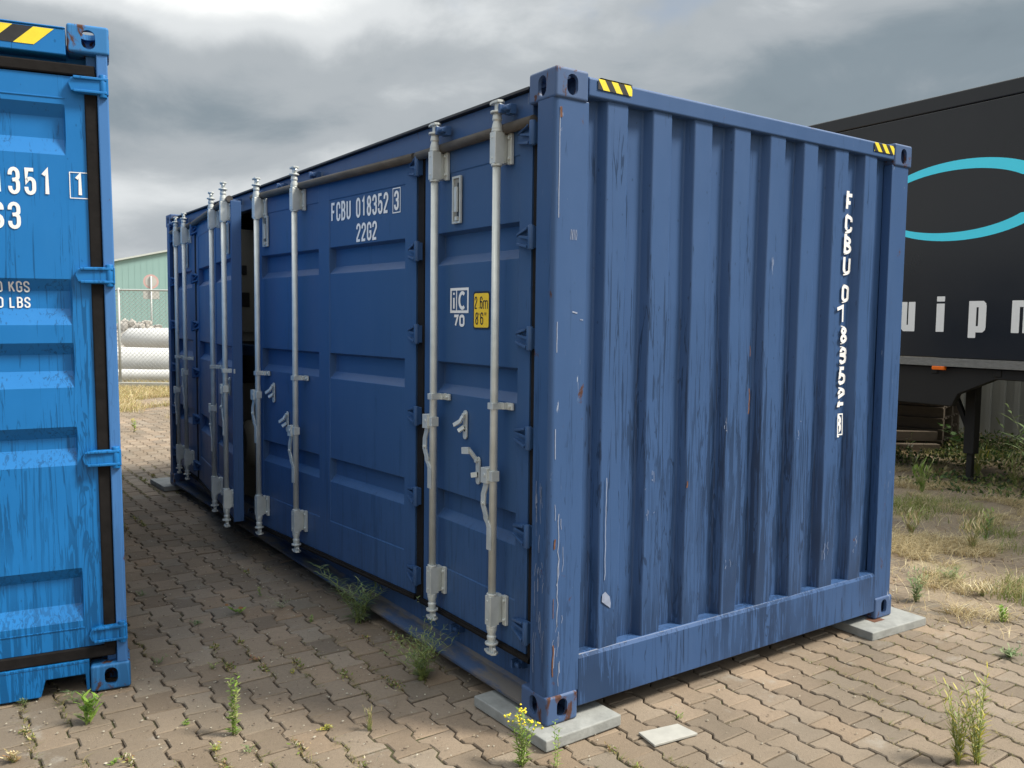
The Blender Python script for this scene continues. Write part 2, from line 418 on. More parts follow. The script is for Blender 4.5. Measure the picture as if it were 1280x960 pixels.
def hazard(mb, x0, x1, y0, y1, sw, fn, phase=0, lean=.6):
    """alternate slanted yellow and black stripes clipped to a rectangle: 0 yellow 1 black"""
    h = (y1-y0)*lean; k = -4
    def clip(poly, f):
        out = []
        for i, p in enumerate(poly):
            q = poly[(i+1) % len(poly)]; a, b = f(p), f(q)
            if a >= 0: out.append(p)
            if a*b < 0: t = a/(a-b); out.append((p[0]+(q[0]-p[0])*t, p[1]+(q[1]-p[1])*t))
        return out
    while x0+phase+k*sw < x1+h:
        a = x0+phase+k*sw
        poly = [(a, y1), (a+sw, y1), (a+sw+h, y0), (a+h, y0)]
        poly = clip(clip(poly, lambda p: p[0]-x0), lambda p: x1-p[0]) if True else poly
        if len(poly) >= 3: mb.add([fn(p[0], p[1], 0) for p in poly], [tuple(range(len(poly)))], k % 2)
        k += 1

# ------------------------------------------------------------------ ground, paving, dirt
G0 = -0.05
gm = Mat('earth_ground', .95)
o_ = gm.coord()
gm.set('Base Color', gm.mix(gm.noise(o_, .35, 6, .65), (.12, .095, .06), (.26, .21, .13)))
gm.bump(gm.noise(o_, 12, 5), .5, .03)
g = MB(); g.add([(-400, -400, -.085), (400, -400, -.085), (400, 400, -.085), (-400, 400, -.085)], [(0, 1, 2, 3)])
tag(g.build('ground', gm.m), kind='structure')
jm = Mat('joint_soil', .95)
o_ = jm.coord()
jm.set('Base Color', jm.mix(jm.rng(jm.noise(o_, 1.6, 4), .52, .66), (.050, .036, .024), (.055, .060, .02)))
jm.bump(jm.noise(o_, 60, 4), .5, .01)
g = MB(); g.add([(-8, -6, -.062), (11, -6, -.062), (11, 18, -.062), (-8, 18, -.062)], [(0, 1, 2, 3)])
tag(g.build('joint_soil', jm.m), kind='structure')

def build_paving():
    PX, PY = .1425, .2005
    xb0, yc0 = -.2575, .0      # boundary phase and cross-joint phase, set from the photo
    xb0 = BX; yc0 = BY
    amp, gp = .0125, .0036
    outl = []
    # left boundary: bulges out (-x) at stone ends; right boundary bulges out (+x) at stone ends
    h = PY/2
    prof = [(-h, amp), (-h*.60, amp), (-h*.36, -amp), (h*.36, -amp), (h*.60, amp), (h, amp)]
    right = [(PX/2+a, y) for y, a in prof]
    left = [(-PX/2-a, -y) for y, a in prof]
    base = np.array(right+left)            # CCW? (+x side going +y, then -x side going -y)
    n = len(base)
    c = base.mean(0)
    def inset(d):
        P = base.copy(); out = []
        for i in range(n):
            a, b, q = P[i-1], P[(i+1) % n], P[i]
            d1 = (q-a)/np.linalg.norm(q-a); d2 = (b-q)/np.linalg.norm(b-q)
            n1 = np.array([-d1[1], d1[0]]); n2 = np.array([-d2[1], d2[0]])
            m = n1+n2; m /= np.linalg.norm(m); out.append(q+m*d/max(.5, m@n1))
        return np.array(out)
    rings = [(inset(gp), -.03), (inset(gp+.0006), -.0048), (inset(gp+.0045), 0.0)]
    ii = []; 
    for k in range(-46, 75):
        for j in range(-30, 92):
            x = xb0+PX*(k+.5); y = yc0+PY*(j+.5)+(PY/2 if k % 2 else 0)
            if x < -6.4 or x > 10.2 or y < -4.6 or y > 16.8: continue
            # keep what the neighbourhood of the camera could show
            dx, dy = x-CAM.x, y-CAM.y
            if math.hypot(dx, dy) > 3.5:
                az = math.degrees(math.atan2(dy, dx))
                if az < 5 or az > 100: continue
            if .45 < x < 2.1 and .5 < y < 5.6: continue
            ii.append((x, y))
    ctr = np.array(ii); N = len(ctr)
    ang = rng.normal(0, .012, N); ca, sa = np.cos(ang), np.sin(ang)
    tx, ty = rng.normal(0, .010, N), rng.normal(0, .010, N); dz = rng.normal(0, .0012, N)
    jx, jy = rng.normal(0, .0008, N), rng.normal(0, .0008, N)
    und = (fbm(ctr[:, 0], ctr[:, 1], .7, 3)-.5)*.016
    Vs = []
    for ring, z in rings:
        X = ring[None, :, 0]*ca[:, None]-ring[None, :, 1]*sa[:, None]
        Y = ring[None, :, 0]*sa[:, None]+ring[None, :, 1]*ca[:, None]
        wob = (rng.random((N, n))-.5)*.0022
        X = X+wob; Y = Y+(rng.random((N, n))-.5)*.0022
        Z = G0+z+dz[:, None]+und[:, None]+X*tx[:, None]+Y*ty[:, None]-np.abs(wob)*(1.0 if z == 0 else 0)
        Vs.append(np.stack([X+ctr[:, :1]+jx[:, None], Y+ctr[:, 1:]+jy[:, None], Z], -1))
    V = np.stack(Vs, 1).reshape(-1, 3)
    stride = 3*n
    fq = []
    for r in range(2):
        for k in range(n): fq.append([r*n+k, r*n+(k+1) % n, (r+1)*n+(k+1) % n, (r+1)*n+k])
    fq = np.array(fq); off = (np.arange(N)*stride)
    loops = []; sizes = []
    # split the stone top into convex pieces: quads between left and right profiles
    tops = []
    for k in range(5): tops.append([2*n+k, 2*n+k+1, 2*n+(n-2-k), 2*n+(n-1-k)])
    fq = np.concatenate([fq, np.array(tops)])
    F = (off[:, None, None]+fq[None]).reshape(-1, 4)
    val = .74+.46*rng.random(N); warm = rng.normal(0, .03, N)
    tone = np.stack([val*(1+warm), val, val*(1-warm)], -1)
    tone = np.repeat(tone, stride, 0)
    pm = Mat('clay_brown_pavers', .85)
    o_ = pm.coord()
    a = pm.noise(o_, 2.2, 5, .6); b = pm.noise(o_, 55, 5, .7); cN = pm.noise(o_, .45, 4, .6)
    col = pm.mix(pm.math('ADD', pm.math('MULTIPLY', a, .5), pm.math('MULTIPLY', b, .5)), (.115, .088, .062), (.355, .280, .205))
    col = pm.mix(1.0, col, pm.attr('tone'), 'MULTIPLY')
    col = pm.mix(pm.math('MULTIPLY', pm.rng(cN, .42, .6), .45), col, (.115, .095, .066))
    # lichen grey and dark grit
    col = pm.mix(pm.math('MULTIPLY', pm.rng(pm.noise(o_, 5, 6, .7), .58, .72), .45), col, (.30, .285, .25))
    col = pm.mix(pm.math('MULTIPLY', pm.rng(pm.noise(o_, 170, 3, .6), .60, .70), .6), col, (.07, .055, .04))
    col = pm.mix(pm.math('MULTIPLY', pm.rng(pm.vor(o_, 90), .12, .05), .35), col, (.5, .46, .40))
    pm.set('Base Color', col)
    pm.set('Roughness', pm.math('ADD', .68, pm.math('MULTIPLY', a, .3)))
    pm.bump(pm.math('ADD', pm.math('MULTIPLY', b, .7), pm.noise(o_, 200, 2)), .55, .004)
    tag(mesh_np('paving', V, F, pm.m, tone=tone), kind='structure')
BX, BY = -.1160, -.0640
BX, BY = None, None
def gpt(pxx, pyy, z=G0):
    """only used to note where things stand on the ground in the survey of the place"""
    d = f_*FPX + rr*(pxx-640) + uu*(480-pyy); t = (z-CAM.z)/d.z
    return CAM+d*t
_a = gpt(400+100/5.3333, 800+10/5.3333)
BX = _a.x+.007; BY = _a.y-.437
build_paving()

def dirt_mask(X, Y):
    a = 1/(1+np.exp(-((X-2.62)+(fbm(X, Y, 1.4, 4)-.5)*1.2)/.13))
    a = a*np.where(Y > -2.6, 1, .3)
    b = 1/(1+np.exp(-((Y-13.2)+(fbm(X, Y, .9, 4)-.5)*5)/.8))
    return np.maximum(a, b)
def build_dirt():
    def sheet(x0, x1, y0, y1, st, nm):
        xs = np.arange(x0, x1, st); ys = np.arange(y0, y1, st)
        X, Y = np.meshgrid(xs, ys); m = dirt_mask(X, Y)
        Z = G0-.019+.0185*m+(fbm(X, Y, 9, 4)-.5)*.020+(fbm(X, Y, 1.8, 3)-.5)*.030*m+.016*np.clip((X-3.9)/2.5, 0, 1)*(Y > -2)
        V = np.stack([X, Y, Z], -1).reshape(-1, 3)
        ny, nx = X.shape; idx = np.arange(nx*ny).reshape(ny, nx)
        F = np.stack([idx[:-1, :-1], idx[:-1, 1:], idx[1:, 1:], idx[1:, :-1]], -1).reshape(-1, 4)
        keep = (m.reshape(-1)[F].mean(1) > .06)
        return mesh_np(nm, V, F[keep], dm.m, smooth=True)
    dm = Mat('dry_dirt', .95)
    o_ = dm.coord()
    a = dm.noise(o_, 1.1, 6, .65, .3); b = dm.noise(o_, 24, 6, .7)
    col = dm.mix(dm.math('ADD', dm.math('MULTIPLY', a, .55), dm.math('MULTIPLY', b, .45)), (.085, .062, .042), (.37, .30, .21))
    col = dm.mix(dm.math('MULTIPLY', dm.rng(dm.noise(dm.coord((1, 1, 1), (4, 2, 0)), .9, 5, .7), .5, .66), .55), col, (.40, .33, .20))
    col = dm.mix(dm.math('MULTIPLY', dm.rng(dm.vor(o_, 40), .22, .1), .5), col, (.42, .38, .32))
    dm.set('Base Color', col)
    dm.bump(dm.math('ADD', b, dm.noise(o_, 90, 4)), .7, .012)
    tag(sheet(1.9, 14.5, -4.2, 7.5, .045, 'dirt_ground'), kind='structure')
    tag(sheet(-7, 14.5, 9.5, 24, .08, 'weedy_ground'), kind='structure')
build_dirt()

# ------------------------------------------------------------------ shared container pieces
def casting_mesh(name, mats):
    """corner at the origin, body towards +x (width .162), +y (length .178), +z down-up .118, holes in the -x, -y and -z faces"""
    def mk(fn):
        me = bpy.data.meshes.new('t'); bm = bmesh.new(); fn(bm); bm.to_mesh(me); bm.free()
        o = bpy.data.objects.new('t', me); C.objects.link(o); return o
    def cube(bm, x0, x1, y0, y1, z0, z1, bev):
        bmesh.ops.create_cube(bm, size=1)
        for v in bm.verts: v.co = Vector(((x0+x1)/2+v.co.x*(x1-x0), (y0+y1)/2+v.co.y*(y1-y0), (z0+z1)/2+v.co.z*(z1-z0)))
        if bev: bmesh.ops.bevel(bm, geom=bm.edges[:], offset=bev, segments=4, affect='EDGES', profile=.5)
    body = mk(lambda bm: cube(bm, 0, .162, 0, .178, 0, .118, .011))
    cav = mk(lambda bm: cube(bm, .016, .15, .016, .165, .022, .104, 0))
    def slot(bm, c, ax, w, h, L=.06):
        # stadium prism through the face
        n = 10; r = min(w, h)/2; pts = []
        for s in (1, -1):
            for k in range(n+1):
                a = -PI/2+PI*k/n if s == 1 else PI/2+PI*k/n
                if w >= h: pts.append((s*(w/2-r)+r*math.cos(a), r*math.sin(a)))
                else: pts.append((-r*math.sin(a), s*(h/2-r)+r*math.cos(a)))
        vs0, vs1 = [], []
        for p in pts:
            for t, vv in ((-L/2, vs0), (L/2, vs1)):
                q = {'x': (c[0]+t, c[1]+p[0], c[2]+p[1]), 'y': (c[0]+p[0], c[1]+t, c[2]+p[1]), 'z': (c[0]+p[0], c[1]+p[1], c[2]+t)}[ax]
                vv.append(bm.verts.new(q))
        m = len(pts); bm.faces.new(vs0[::-1]); bm.faces.new(vs1)
        for k in range(m): bm.faces.new((vs0[k], vs0[(k+1) % m], vs1[(k+1) % m], vs1[k]))
        bmesh.ops.recalc_face_normals(bm, faces=bm.faces)
    tools = [cav, mk(lambda bm: slot(bm, (0, .089, .062), 'x', .052, .080)), mk(lambda bm: slot(bm, (.080, 0, .062), 'y', .054, .080)),
             mk(lambda bm: slot(bm, (.080, .089, 0), 'z', .062, .115))]
    for t in tools:
        b = body.modifiers.new('b', 'BOOLEAN'); b.object = t; b.operation = 'DIFFERENCE'; b.solver = 'EXACT'
    dg = bpy.context.evaluated_depsgraph_get(); dg.update()
    me = bpy.data.meshes.new_from_object(body.evaluated_get(dg)); me.name = name
    me.materials.clear(); me.materials.append(mats)
    for o in [body]+tools:
        d = o.data; bpy.data.objects.remove(o); bpy.data.meshes.remove(d)
    return me
def place_castings(me, root, W, L, H):
    for ix in (0, 1):
        for iy in (0, 1):
            for iz in (0, 1):
                c = me.copy()
                S = Matrix.Diagonal((-1 if ix else 1, -1 if iy else 1, -1 if iz else 1, 1))
                P = Matrix.Translation((W+.003 if ix else -.003, L+.004 if iy else -.004, H if iz else 0))
                c.transform(P @ S)
                if (ix+iy+iz) % 2: c.flip_normals()
                o = bpy.data.objects.new('corner_casting', c); C.objects.link(o); o.parent = root

# ------------------------------------------------------------------ the dark blue container
W, L, H = 2.438, 6.058, 2.591
dk = empty('shipping_container')
tag(dk, 'dark navy blue container with galvanised locking bars on its side doors and ribbed end wall', 'shipping container')
place_castings(casting_mesh('corner_casting', MT['navy_cast']), dk, W, L, H)

# end wall, corrugated
OUT, REC, SL = .110, .098, .021
PIT_ = OUT+REC+2*SL+.001
X0 = .272
DEP = .046
def wall_y(x):
    """depth of the corrugated skin behind the wall's outer plane"""
    t = (x-X0) % PIT_
    if x < X0-SL or x > X0+7*PIT_+OUT+SL: return DEP
    if t <= OUT: return 0
    if t <= OUT+SL: return DEP*(t-OUT)/SL
    if t <= OUT+SL+REC: return DEP
    return DEP*(1-(t-OUT-SL-REC)/SL)
YW = .012
xs = [.168]
for k in range(8):
    a = X0+k*PIT_; xs += [a-SL, a, a+OUT, a+OUT+SL]
xs += [2.272]
zs = [.24, .5, .9, 1.3, 1.7, 2.1, 2.515]
w = MB()
vs = []
def dent(x, z, y):
    return y+.008*(mnoise.noise(Vector((x*1.7, z*1.9, 2)))) + .0025*mnoise.noise(Vector((x*9, z*3, 5)))
for z in zs:
    for x in xs: vs.append((x, dent(x, z, YW+wall_y(x if x < 2.2 else 2.27)), z))
nx = len(xs)
w.add(vs, [(j*nx+i, j*nx+i+1, (j+1)*nx+i+1, (j+1)*nx+i) for j in range(len(zs)-1) for i in range(nx-1)])
o = w.build('end_wall', MT['navy'], dk, .006, 3, recalc=False)
w = MB(); w.box(.168, 2.272, .10, .11, .05, 2.55); w.build('end_lining', MT['dark'], dk)
# posts: an end face .168 wide returning .112 along the side, softly rounded edge
def post_prof(y0, sx, sy):
    r = .022; P = [(.168, 0)]
    P = [(.168, .05), (.168, .0), (r, .0)]+[(r-r*math.sin(R(a)), r-r*math.cos(R(a))) for a in (15, 30, 45, 60, 75)]+[(0, r), (0, .112), (.05, .112), (.05, .16), (.09, .16), (.09, .05)]
    return P
for ix in (0, 1):
    for iy in (0, 1):
        P = post_prof(0, 1, 1)
        fx = (lambda a: a) if not ix else (lambda a: W-a)
        fy = (lambda b: .004+b) if not iy else (lambda b: L-.004-b)
        w = MB(); w.prism(P, lambda p: (fx(p[0]), fy(p[1]), .114), lambda p: (fx(p[0]), fy(p[1]), H-.114))
        w.build('corner_post', MT['navy_post'], dk, .003)
# bottom end rail and top end rail
w = MB()
w.prism([(.0, .045), (.0, .245), (.010, .262), (.115, .270), (.115, .045)], lambda p: (.163, p[0]+.002, p[1]), lambda p: (2.277, p[0]+.002, p[1]))
w.build('bottom_end_rail', MT['navy_rail'], dk, .004)
w = MB()
w.prism([(-.002, .0), (-.002, .066), (.010, .074), (.10, .072), (.10, .0), (.006, -.004)], lambda p: (.163, p[0]+.002, 2.503+p[1]), lambda p: (2.277, p[0]+.002, 2.503+p[1]))
w.build('top_end_rail', MT['navy_post'], dk, .004)
# far end, back side, roof, floor
w = MB(); w.box(.16, 2.28, L-.05, L-.02, .05, 2.55); w.build('far_end_wall', MT['navy'], dk)
w = MB()
vs = []; n = 0
yy = .17; prof = []
while yy < L-.2:
    prof += [(yy, 0), (yy+.07, 0), (yy+.14, -.036), (yy+.21, -.036)]; yy += .28
for z in (.16, 2.53): vs += [(W-.012+p[1], p[0], z) for p in prof]
n = len(prof); w.add(vs, [(i, i+1, n+i+1, n+i) for i in range(n-1)]); w.build('back_side_wall', MT['navy'], dk, recalc=False)
w = MB(); vs = []; prof = []; yy = .12
while yy < L-.02: prof += [(yy, 2.545), (yy+.09, 2.545), (yy+.105, 2.560), (yy+.19, 2.560)]; yy += .209
vs = [(x, p[0], p[1]) for x in (.05, 2.39) for p in prof]; n = len(prof)
w.add(vs, [(i, i+1, n+i+1, n+i) for i in range(n-1)]); w.build('roof', MT['navy'], dk)
w = MB(); w.box(.14, 2.38, .12, L-.12, .13, .16); w.build('floor', MT['wood_floor'], dk)
# side rails on the door side and the back
w = MB()
w.box(.020, .080, .172, L-.172, 2.412, 2.534); w.build('top_side_rail', MT['navy_post'], dk, .004)
w = MB(); w.box(-.004, .07, .172, L-.172, 2.536, 2.546); w.build('drip_edge', MT['black'], dk)
w = MB(); w.box(2.37, W-.004, .172, L-.172, 2.50, 2.575); w.box(2.37, W-.004, .172, L-.172, .04, .17); w.build('back_side_rail', MT['navy_post'], dk, .004)
w = MB()
w.box(.10, .115, .17, L-.17, .05, .199)
w.box(.03, .12, .172, L-.172, .198, .216)
sill = w.build('bottom_side_rail', MT['navy_door'], dk, .003)

w = MB(); w.prism([(.118, .03), (.004, .018), (.002, .034), (.086, .050), (.0985, .064), (.118, .064)], lambda p: (p[0], .171, p[1]), lambda p: (p[0], L-.171, p[1]))
dfm = Mat('dusty_navy', .8); nzz = dfm.noise(dfm.coord((1, .35, 1)), 9, 6, .65)
dfm.set('Base Color', dfm.mix(dfm.rng(nzz, .42, .6), (.035, .07, .15), (.125, .115, .105)))
w.build('rail_flange', dfm.m, dk, .002)
# hazard film
w = MB()
hazard(w, .205, .385, 2.532, 2.572, .034, lambda a, b, l: (a, -.0045, b), .0, .7)
hazard(w, .225, .395, .0, .035, .034, lambda a, b, l: (a, .003+b, 2.580+.0003*math.sin(a*90)), .01, .8)
w.build('warning_film', [MT['hazard_yellow'], MT['black']], dk)
w = MB()
hazard(w, 2.085, 2.268, 2.526, 2.570, .034, lambda a, b, l: (a, -.0045, b), .0, .9)
w.build('warning_film', [MT['hazard_yellow'], MT['black']], dk)

# vertical code on the end wall, laid over the ribs
w = MB()
yfn = lambda x, z, l=0: (x, z, -l)
cw, chh = .130, .098
z = 2.300
sw = .018
for i, c in enumerate('FCBU 018352 3'):
    if c == ' ': z -= .035; continue
    if c == '3' and i > 8:
        cc = MB(); x0 = 1.872
        for gph in GL['3']: stroke(w, [(x0+.022+p[0]*.068, z-.095+p[1]*.084) for p in gph], .015, yfn, 0, 0)
        for a in ((x0, x0+.113, z-.112, z-.105), (x0, x0+.113, z-.004, z+.003), (x0, x0+.007, z-.105, z-.004), (x0+.106, x0+.113, z-.105, z-.004)):
            w.add([(a[0], a[2], 0), (a[1], a[2], 0), (a[1], a[3], 0), (a[0], a[3], 0)], [(0, 1, 2, 3)])
        continue
    x0 = 1.866 if c != '1' else 1.807
    for k, gph in enumerate(GL[c]): stroke(w, [(x0+sw/2+p[0]*(cw-sw), z-chh+sw/2+p[1]*(chh-sw)) for p in gph], sw, yfn, 0, 0)
    z -= .1075
me = bpy.data.meshes.new('t'); me.from_pydata(w.v, [], w.f)
bm = bmesh.new(); bm.from_mesh(me)
for q in (X0+6*PIT_+OUT, X0+6*PIT_+OUT+SL, X0+6*PIT_+OUT+SL+REC):
    bmesh.ops.bisect_plane(bm, geom=bm.verts[:]+bm.edges[:]+bm.faces[:], plane_co=(q, 0, 0), plane_no=(1, 0, 0))
for fi, v_ in enumerate(bm.verts):
    x, zz = v_.co.x, v_.co.y
    v_.co = Vector((x, dent(x, zz, YW+wall_y(x))-.0095, zz))
bm.to_mesh(me); bm.free(); me.materials.append(MT['white_mark'])
o = bpy.data.objects.new('painted_code', me); C.objects.link(o); o.parent = dk

# scratches on the near post and ribs
def sliver(mb, pts, wd, fn):
    stroke(mb, pts, wd, fn, 0, 0)
w = MB()
ex = lambda a, b, l: (a, .0025, b)            # end face of the post
sx_ = lambda a, b, l: (-.0015, .004+a, b)         # side face
def squig(x, z0, z1, amp=.004, st=.03):
    n = max(2, int(abs(z1-z0)/st)); return [(x+random.uniform(-amp, amp), z0+(z1-z0)*i/n) for i in range(n+1)]
sliver(w, squig(.024, 2.44, 2.02, .001, .1), .004, ex)
for z0, z1 in ((1.62, 1.50), (1.20, 1.08)): sliver(w, squig(.026, z0, z1, .001), .004, ex)
for k in range(12):
    z0 = random.uniform(.22, 1.0); sliver(w, squig(random.uniform(.024, .075), z0, z0-random.uniform(.02, .12), .005), random.uniform(.0012, .003), ex)
for k in range(30):
    z0 = random.uniform(.25, 1.0); sliver(w, squig(random.uniform(.026, .095), z0, z0-random.uniform(.02, .12), .005), random.uniform(.0012, .003), sx_)
sliver(w, squig(.05, .86, .40, .004), .004, ex)
for k in range(6):
    sliver(w, squig(.085+k*.006, 1.98+.0*k, 1.94, .002), .002, ex)
sliver(w, [(.10, 1.66), (.125, 1.655)], .006, ex); sliver(w, [(.14, 1.63), (.155, 1.628)], .004, ex)
w.build('scratch_mark', MT['scratch'], dk)
w = MB()
for z0, z1, wd in ((.76, .72, .008), (.33, .2, .006), (.52, .44, .003), (2.44, 2.40, .01)): sliver(w, squig(.03, z0, z1, .003), wd, lambda a, b, l: (a, .0015, b))
w.build('rust_mark', MT['rust'], dk)
w = MB()
def rib(x): return lambda a, b, l: (x+a, YW-.006, b)
w.add([rib(.285)(a, b, 0) for a, b in ((.002, .46), (.05, .425), (.052, .445), (.045, .475), (.020, .50), (.004, .49))], [(0, 1, 2, 3, 4, 5)])
sliver(w, squig(.016, .98, .55, .002), .004, rib(.285))
for k, (rx, zz) in enumerate(((.52, .95), (.53, .82), (1.28, 1.9), (2.05, .45), (2.06, .50), (1.79, .46), (1.54, 1.1), (1.0, 1.15), (1.03, .52))):
    for q in range(4): sliver(w, squig(random.uniform(0, .05), zz+random.uniform(-.05, .05), zz+random.uniform(-.05, .05), .006, .02), random.uniform(.001, .003), rib(rx))
w.build('scratch_mark', MT['scratch'], dk)
w = MB()
for rx, zz, h_, wd in ((1.17, 1.32, .12, .007), (1.165, 1.52, .05, .004), (.77, .92, .03, .008), (2.06, .50, .03, .010)): sliver(w, squig(.006, zz, zz-h_, .003, .02), wd, rib(rx))
w.build('rust_mark', MT['rust'], dk)

# ---- door leaves -----------------------------------------------------------
XF = .030
def leafT(h, th, xf=None):
    """leaf coordinates (d outward, u along, z) to container space; hinge at y=h, th opens outward for u>h"""
    t = Vector((-math.sin(th), math.cos(th), 0)); nn = Vector((-math.cos(th), -math.sin(th), 0))
    def T(p):
        q = Vector((XF if xf is None else xf, h, 0))+nn*p[0]+t*(p[1]-h); return (q.x, q.y, p[2])
    return T
TROUGH = [(2.030, 1.880), (1.425, 1.278), (.812, .672)]
ZB, ZT = .232, 2.400
def leaf_panel(T, u0, u1, cols, root, thick=.05):
    e = .004
    us = [u0]
    for a, b in cols: us += [a, a+e, b-e, b]
    us += [u1]
    def inrec(i):
        k = (i-1) % 4
        return 0 < i < len(us)-1 and k in (1, 2)
    zl = [(ZB, 0, 0), (.436, 0, 0), (.440, 0, -.004)]
    for a, b in reversed(TROUGH): zl += [(b, 0, -.004), (b+.040, -.036, -.004), (a-.012, -.036, -.004), (a, 0, -.004)]
    zl += [(2.296, 0, -.004), (2.300, 0, 0), (ZT, 0, 0)]
    vs = []
    for z, dr, db in zl:
        for i, u in enumerate(us):
            inner = inrec(i)
            d = (dr+db) if inner else 0
            wob = .0022*mnoise.noise(Vector((u*2.1, z*2.3, 7))) if inner else 0
            vs.append((d+wob, u, z))
    n = len(us); m_ = len(zl)
    w = MB(T)
    w.add(vs, [(j*n+i, j*n+i+1, (j+1)*n+i+1, (j+1)*n+i) for j in range(m_-1) for i in range(n-1)])
    # edges and back
    for i in (0, n-1): w.add([(0, us[i], ZB), (0, us[i], ZT), (-thick, us[i], ZT), (-thick, us[i], ZB)], [(0, 1, 2, 3)])
    for z in (ZB, ZT): w.add([(0, u0, z), (0, u1, z), (-thick, u1, z), (-thick, u0, z)], [(0, 1, 2, 3)])
    w.add([(-thick, u0, ZB), (-thick, u0, ZT), (-thick, u1, ZT), (-thick, u1, ZB)], [(0, 1, 2, 3)])
    me = bpy.data.meshes.new('door'); me.from_pydata(w.v, [], w.f)
    bm = bmesh.new(); bm.from_mesh(me); bmesh.ops.remove_doubles(bm, verts=bm.verts, dist=1e-5); bmesh.ops.recalc_face_normals(bm, faces=bm.faces); bm.to_mesh(me); bm.free()
    me.materials.append(MT['navy_door'])
    o = bpy.data.objects.new('door', me); C.objects.link(o); o.parent = root
    b = o.modifiers.new('bevel', 'BEVEL'); b.width = .003; b.segments = 2; b.limit_method = 'ANGLE'; b.angle_limit = R(28)
    return o
def hinge(T, uc, z, dirn, parent, size=1.0):
    w = MB(T)
    w.box(.004, .030, uc-.016, uc+.018, z-.042, z+.042)
    w.tube([(.030, uc-.004*dirn, z-.048), (.030, uc-.004*dirn, z+.048)], .0135, 12)
    a, b = uc+.016*dirn, uc+.125*dirn
    for s in (-1, 1):      # ribs of the gusset, tapering away from the pin
        vs = []
        for uu_, zz, hh in ((a, z+s*.042, .040), (b, z+s*.024, .012)):
            for dz_ in (0, -s*.011):
                for d_ in (-.002, hh): vs.append((d_, uu_, zz+dz_))
        w.add(vs, [(0, 1, 3, 2), (4, 6, 7, 5), (0, 4, 5, 1), (2, 3, 7, 6), (1, 5, 7, 3), (0, 2, 6, 4)])
    w.prism([(a, z-.034), (b, z-.018), (b, z+.018), (a, z+.034)], lambda p: (-.001, p[0], p[1]), lambda p: (.008, p[0], p[1]))
    w.prism([(a, z-.010), (b-.03*dirn, z+.006), (b-.03*dirn, z+.014), (a, z+.006)], lambda p: (.007, p[0], p[1]), lambda p: (.022, p[0], p[1]))
    return w.build('hinge', MT['navy_door'], parent, .002)
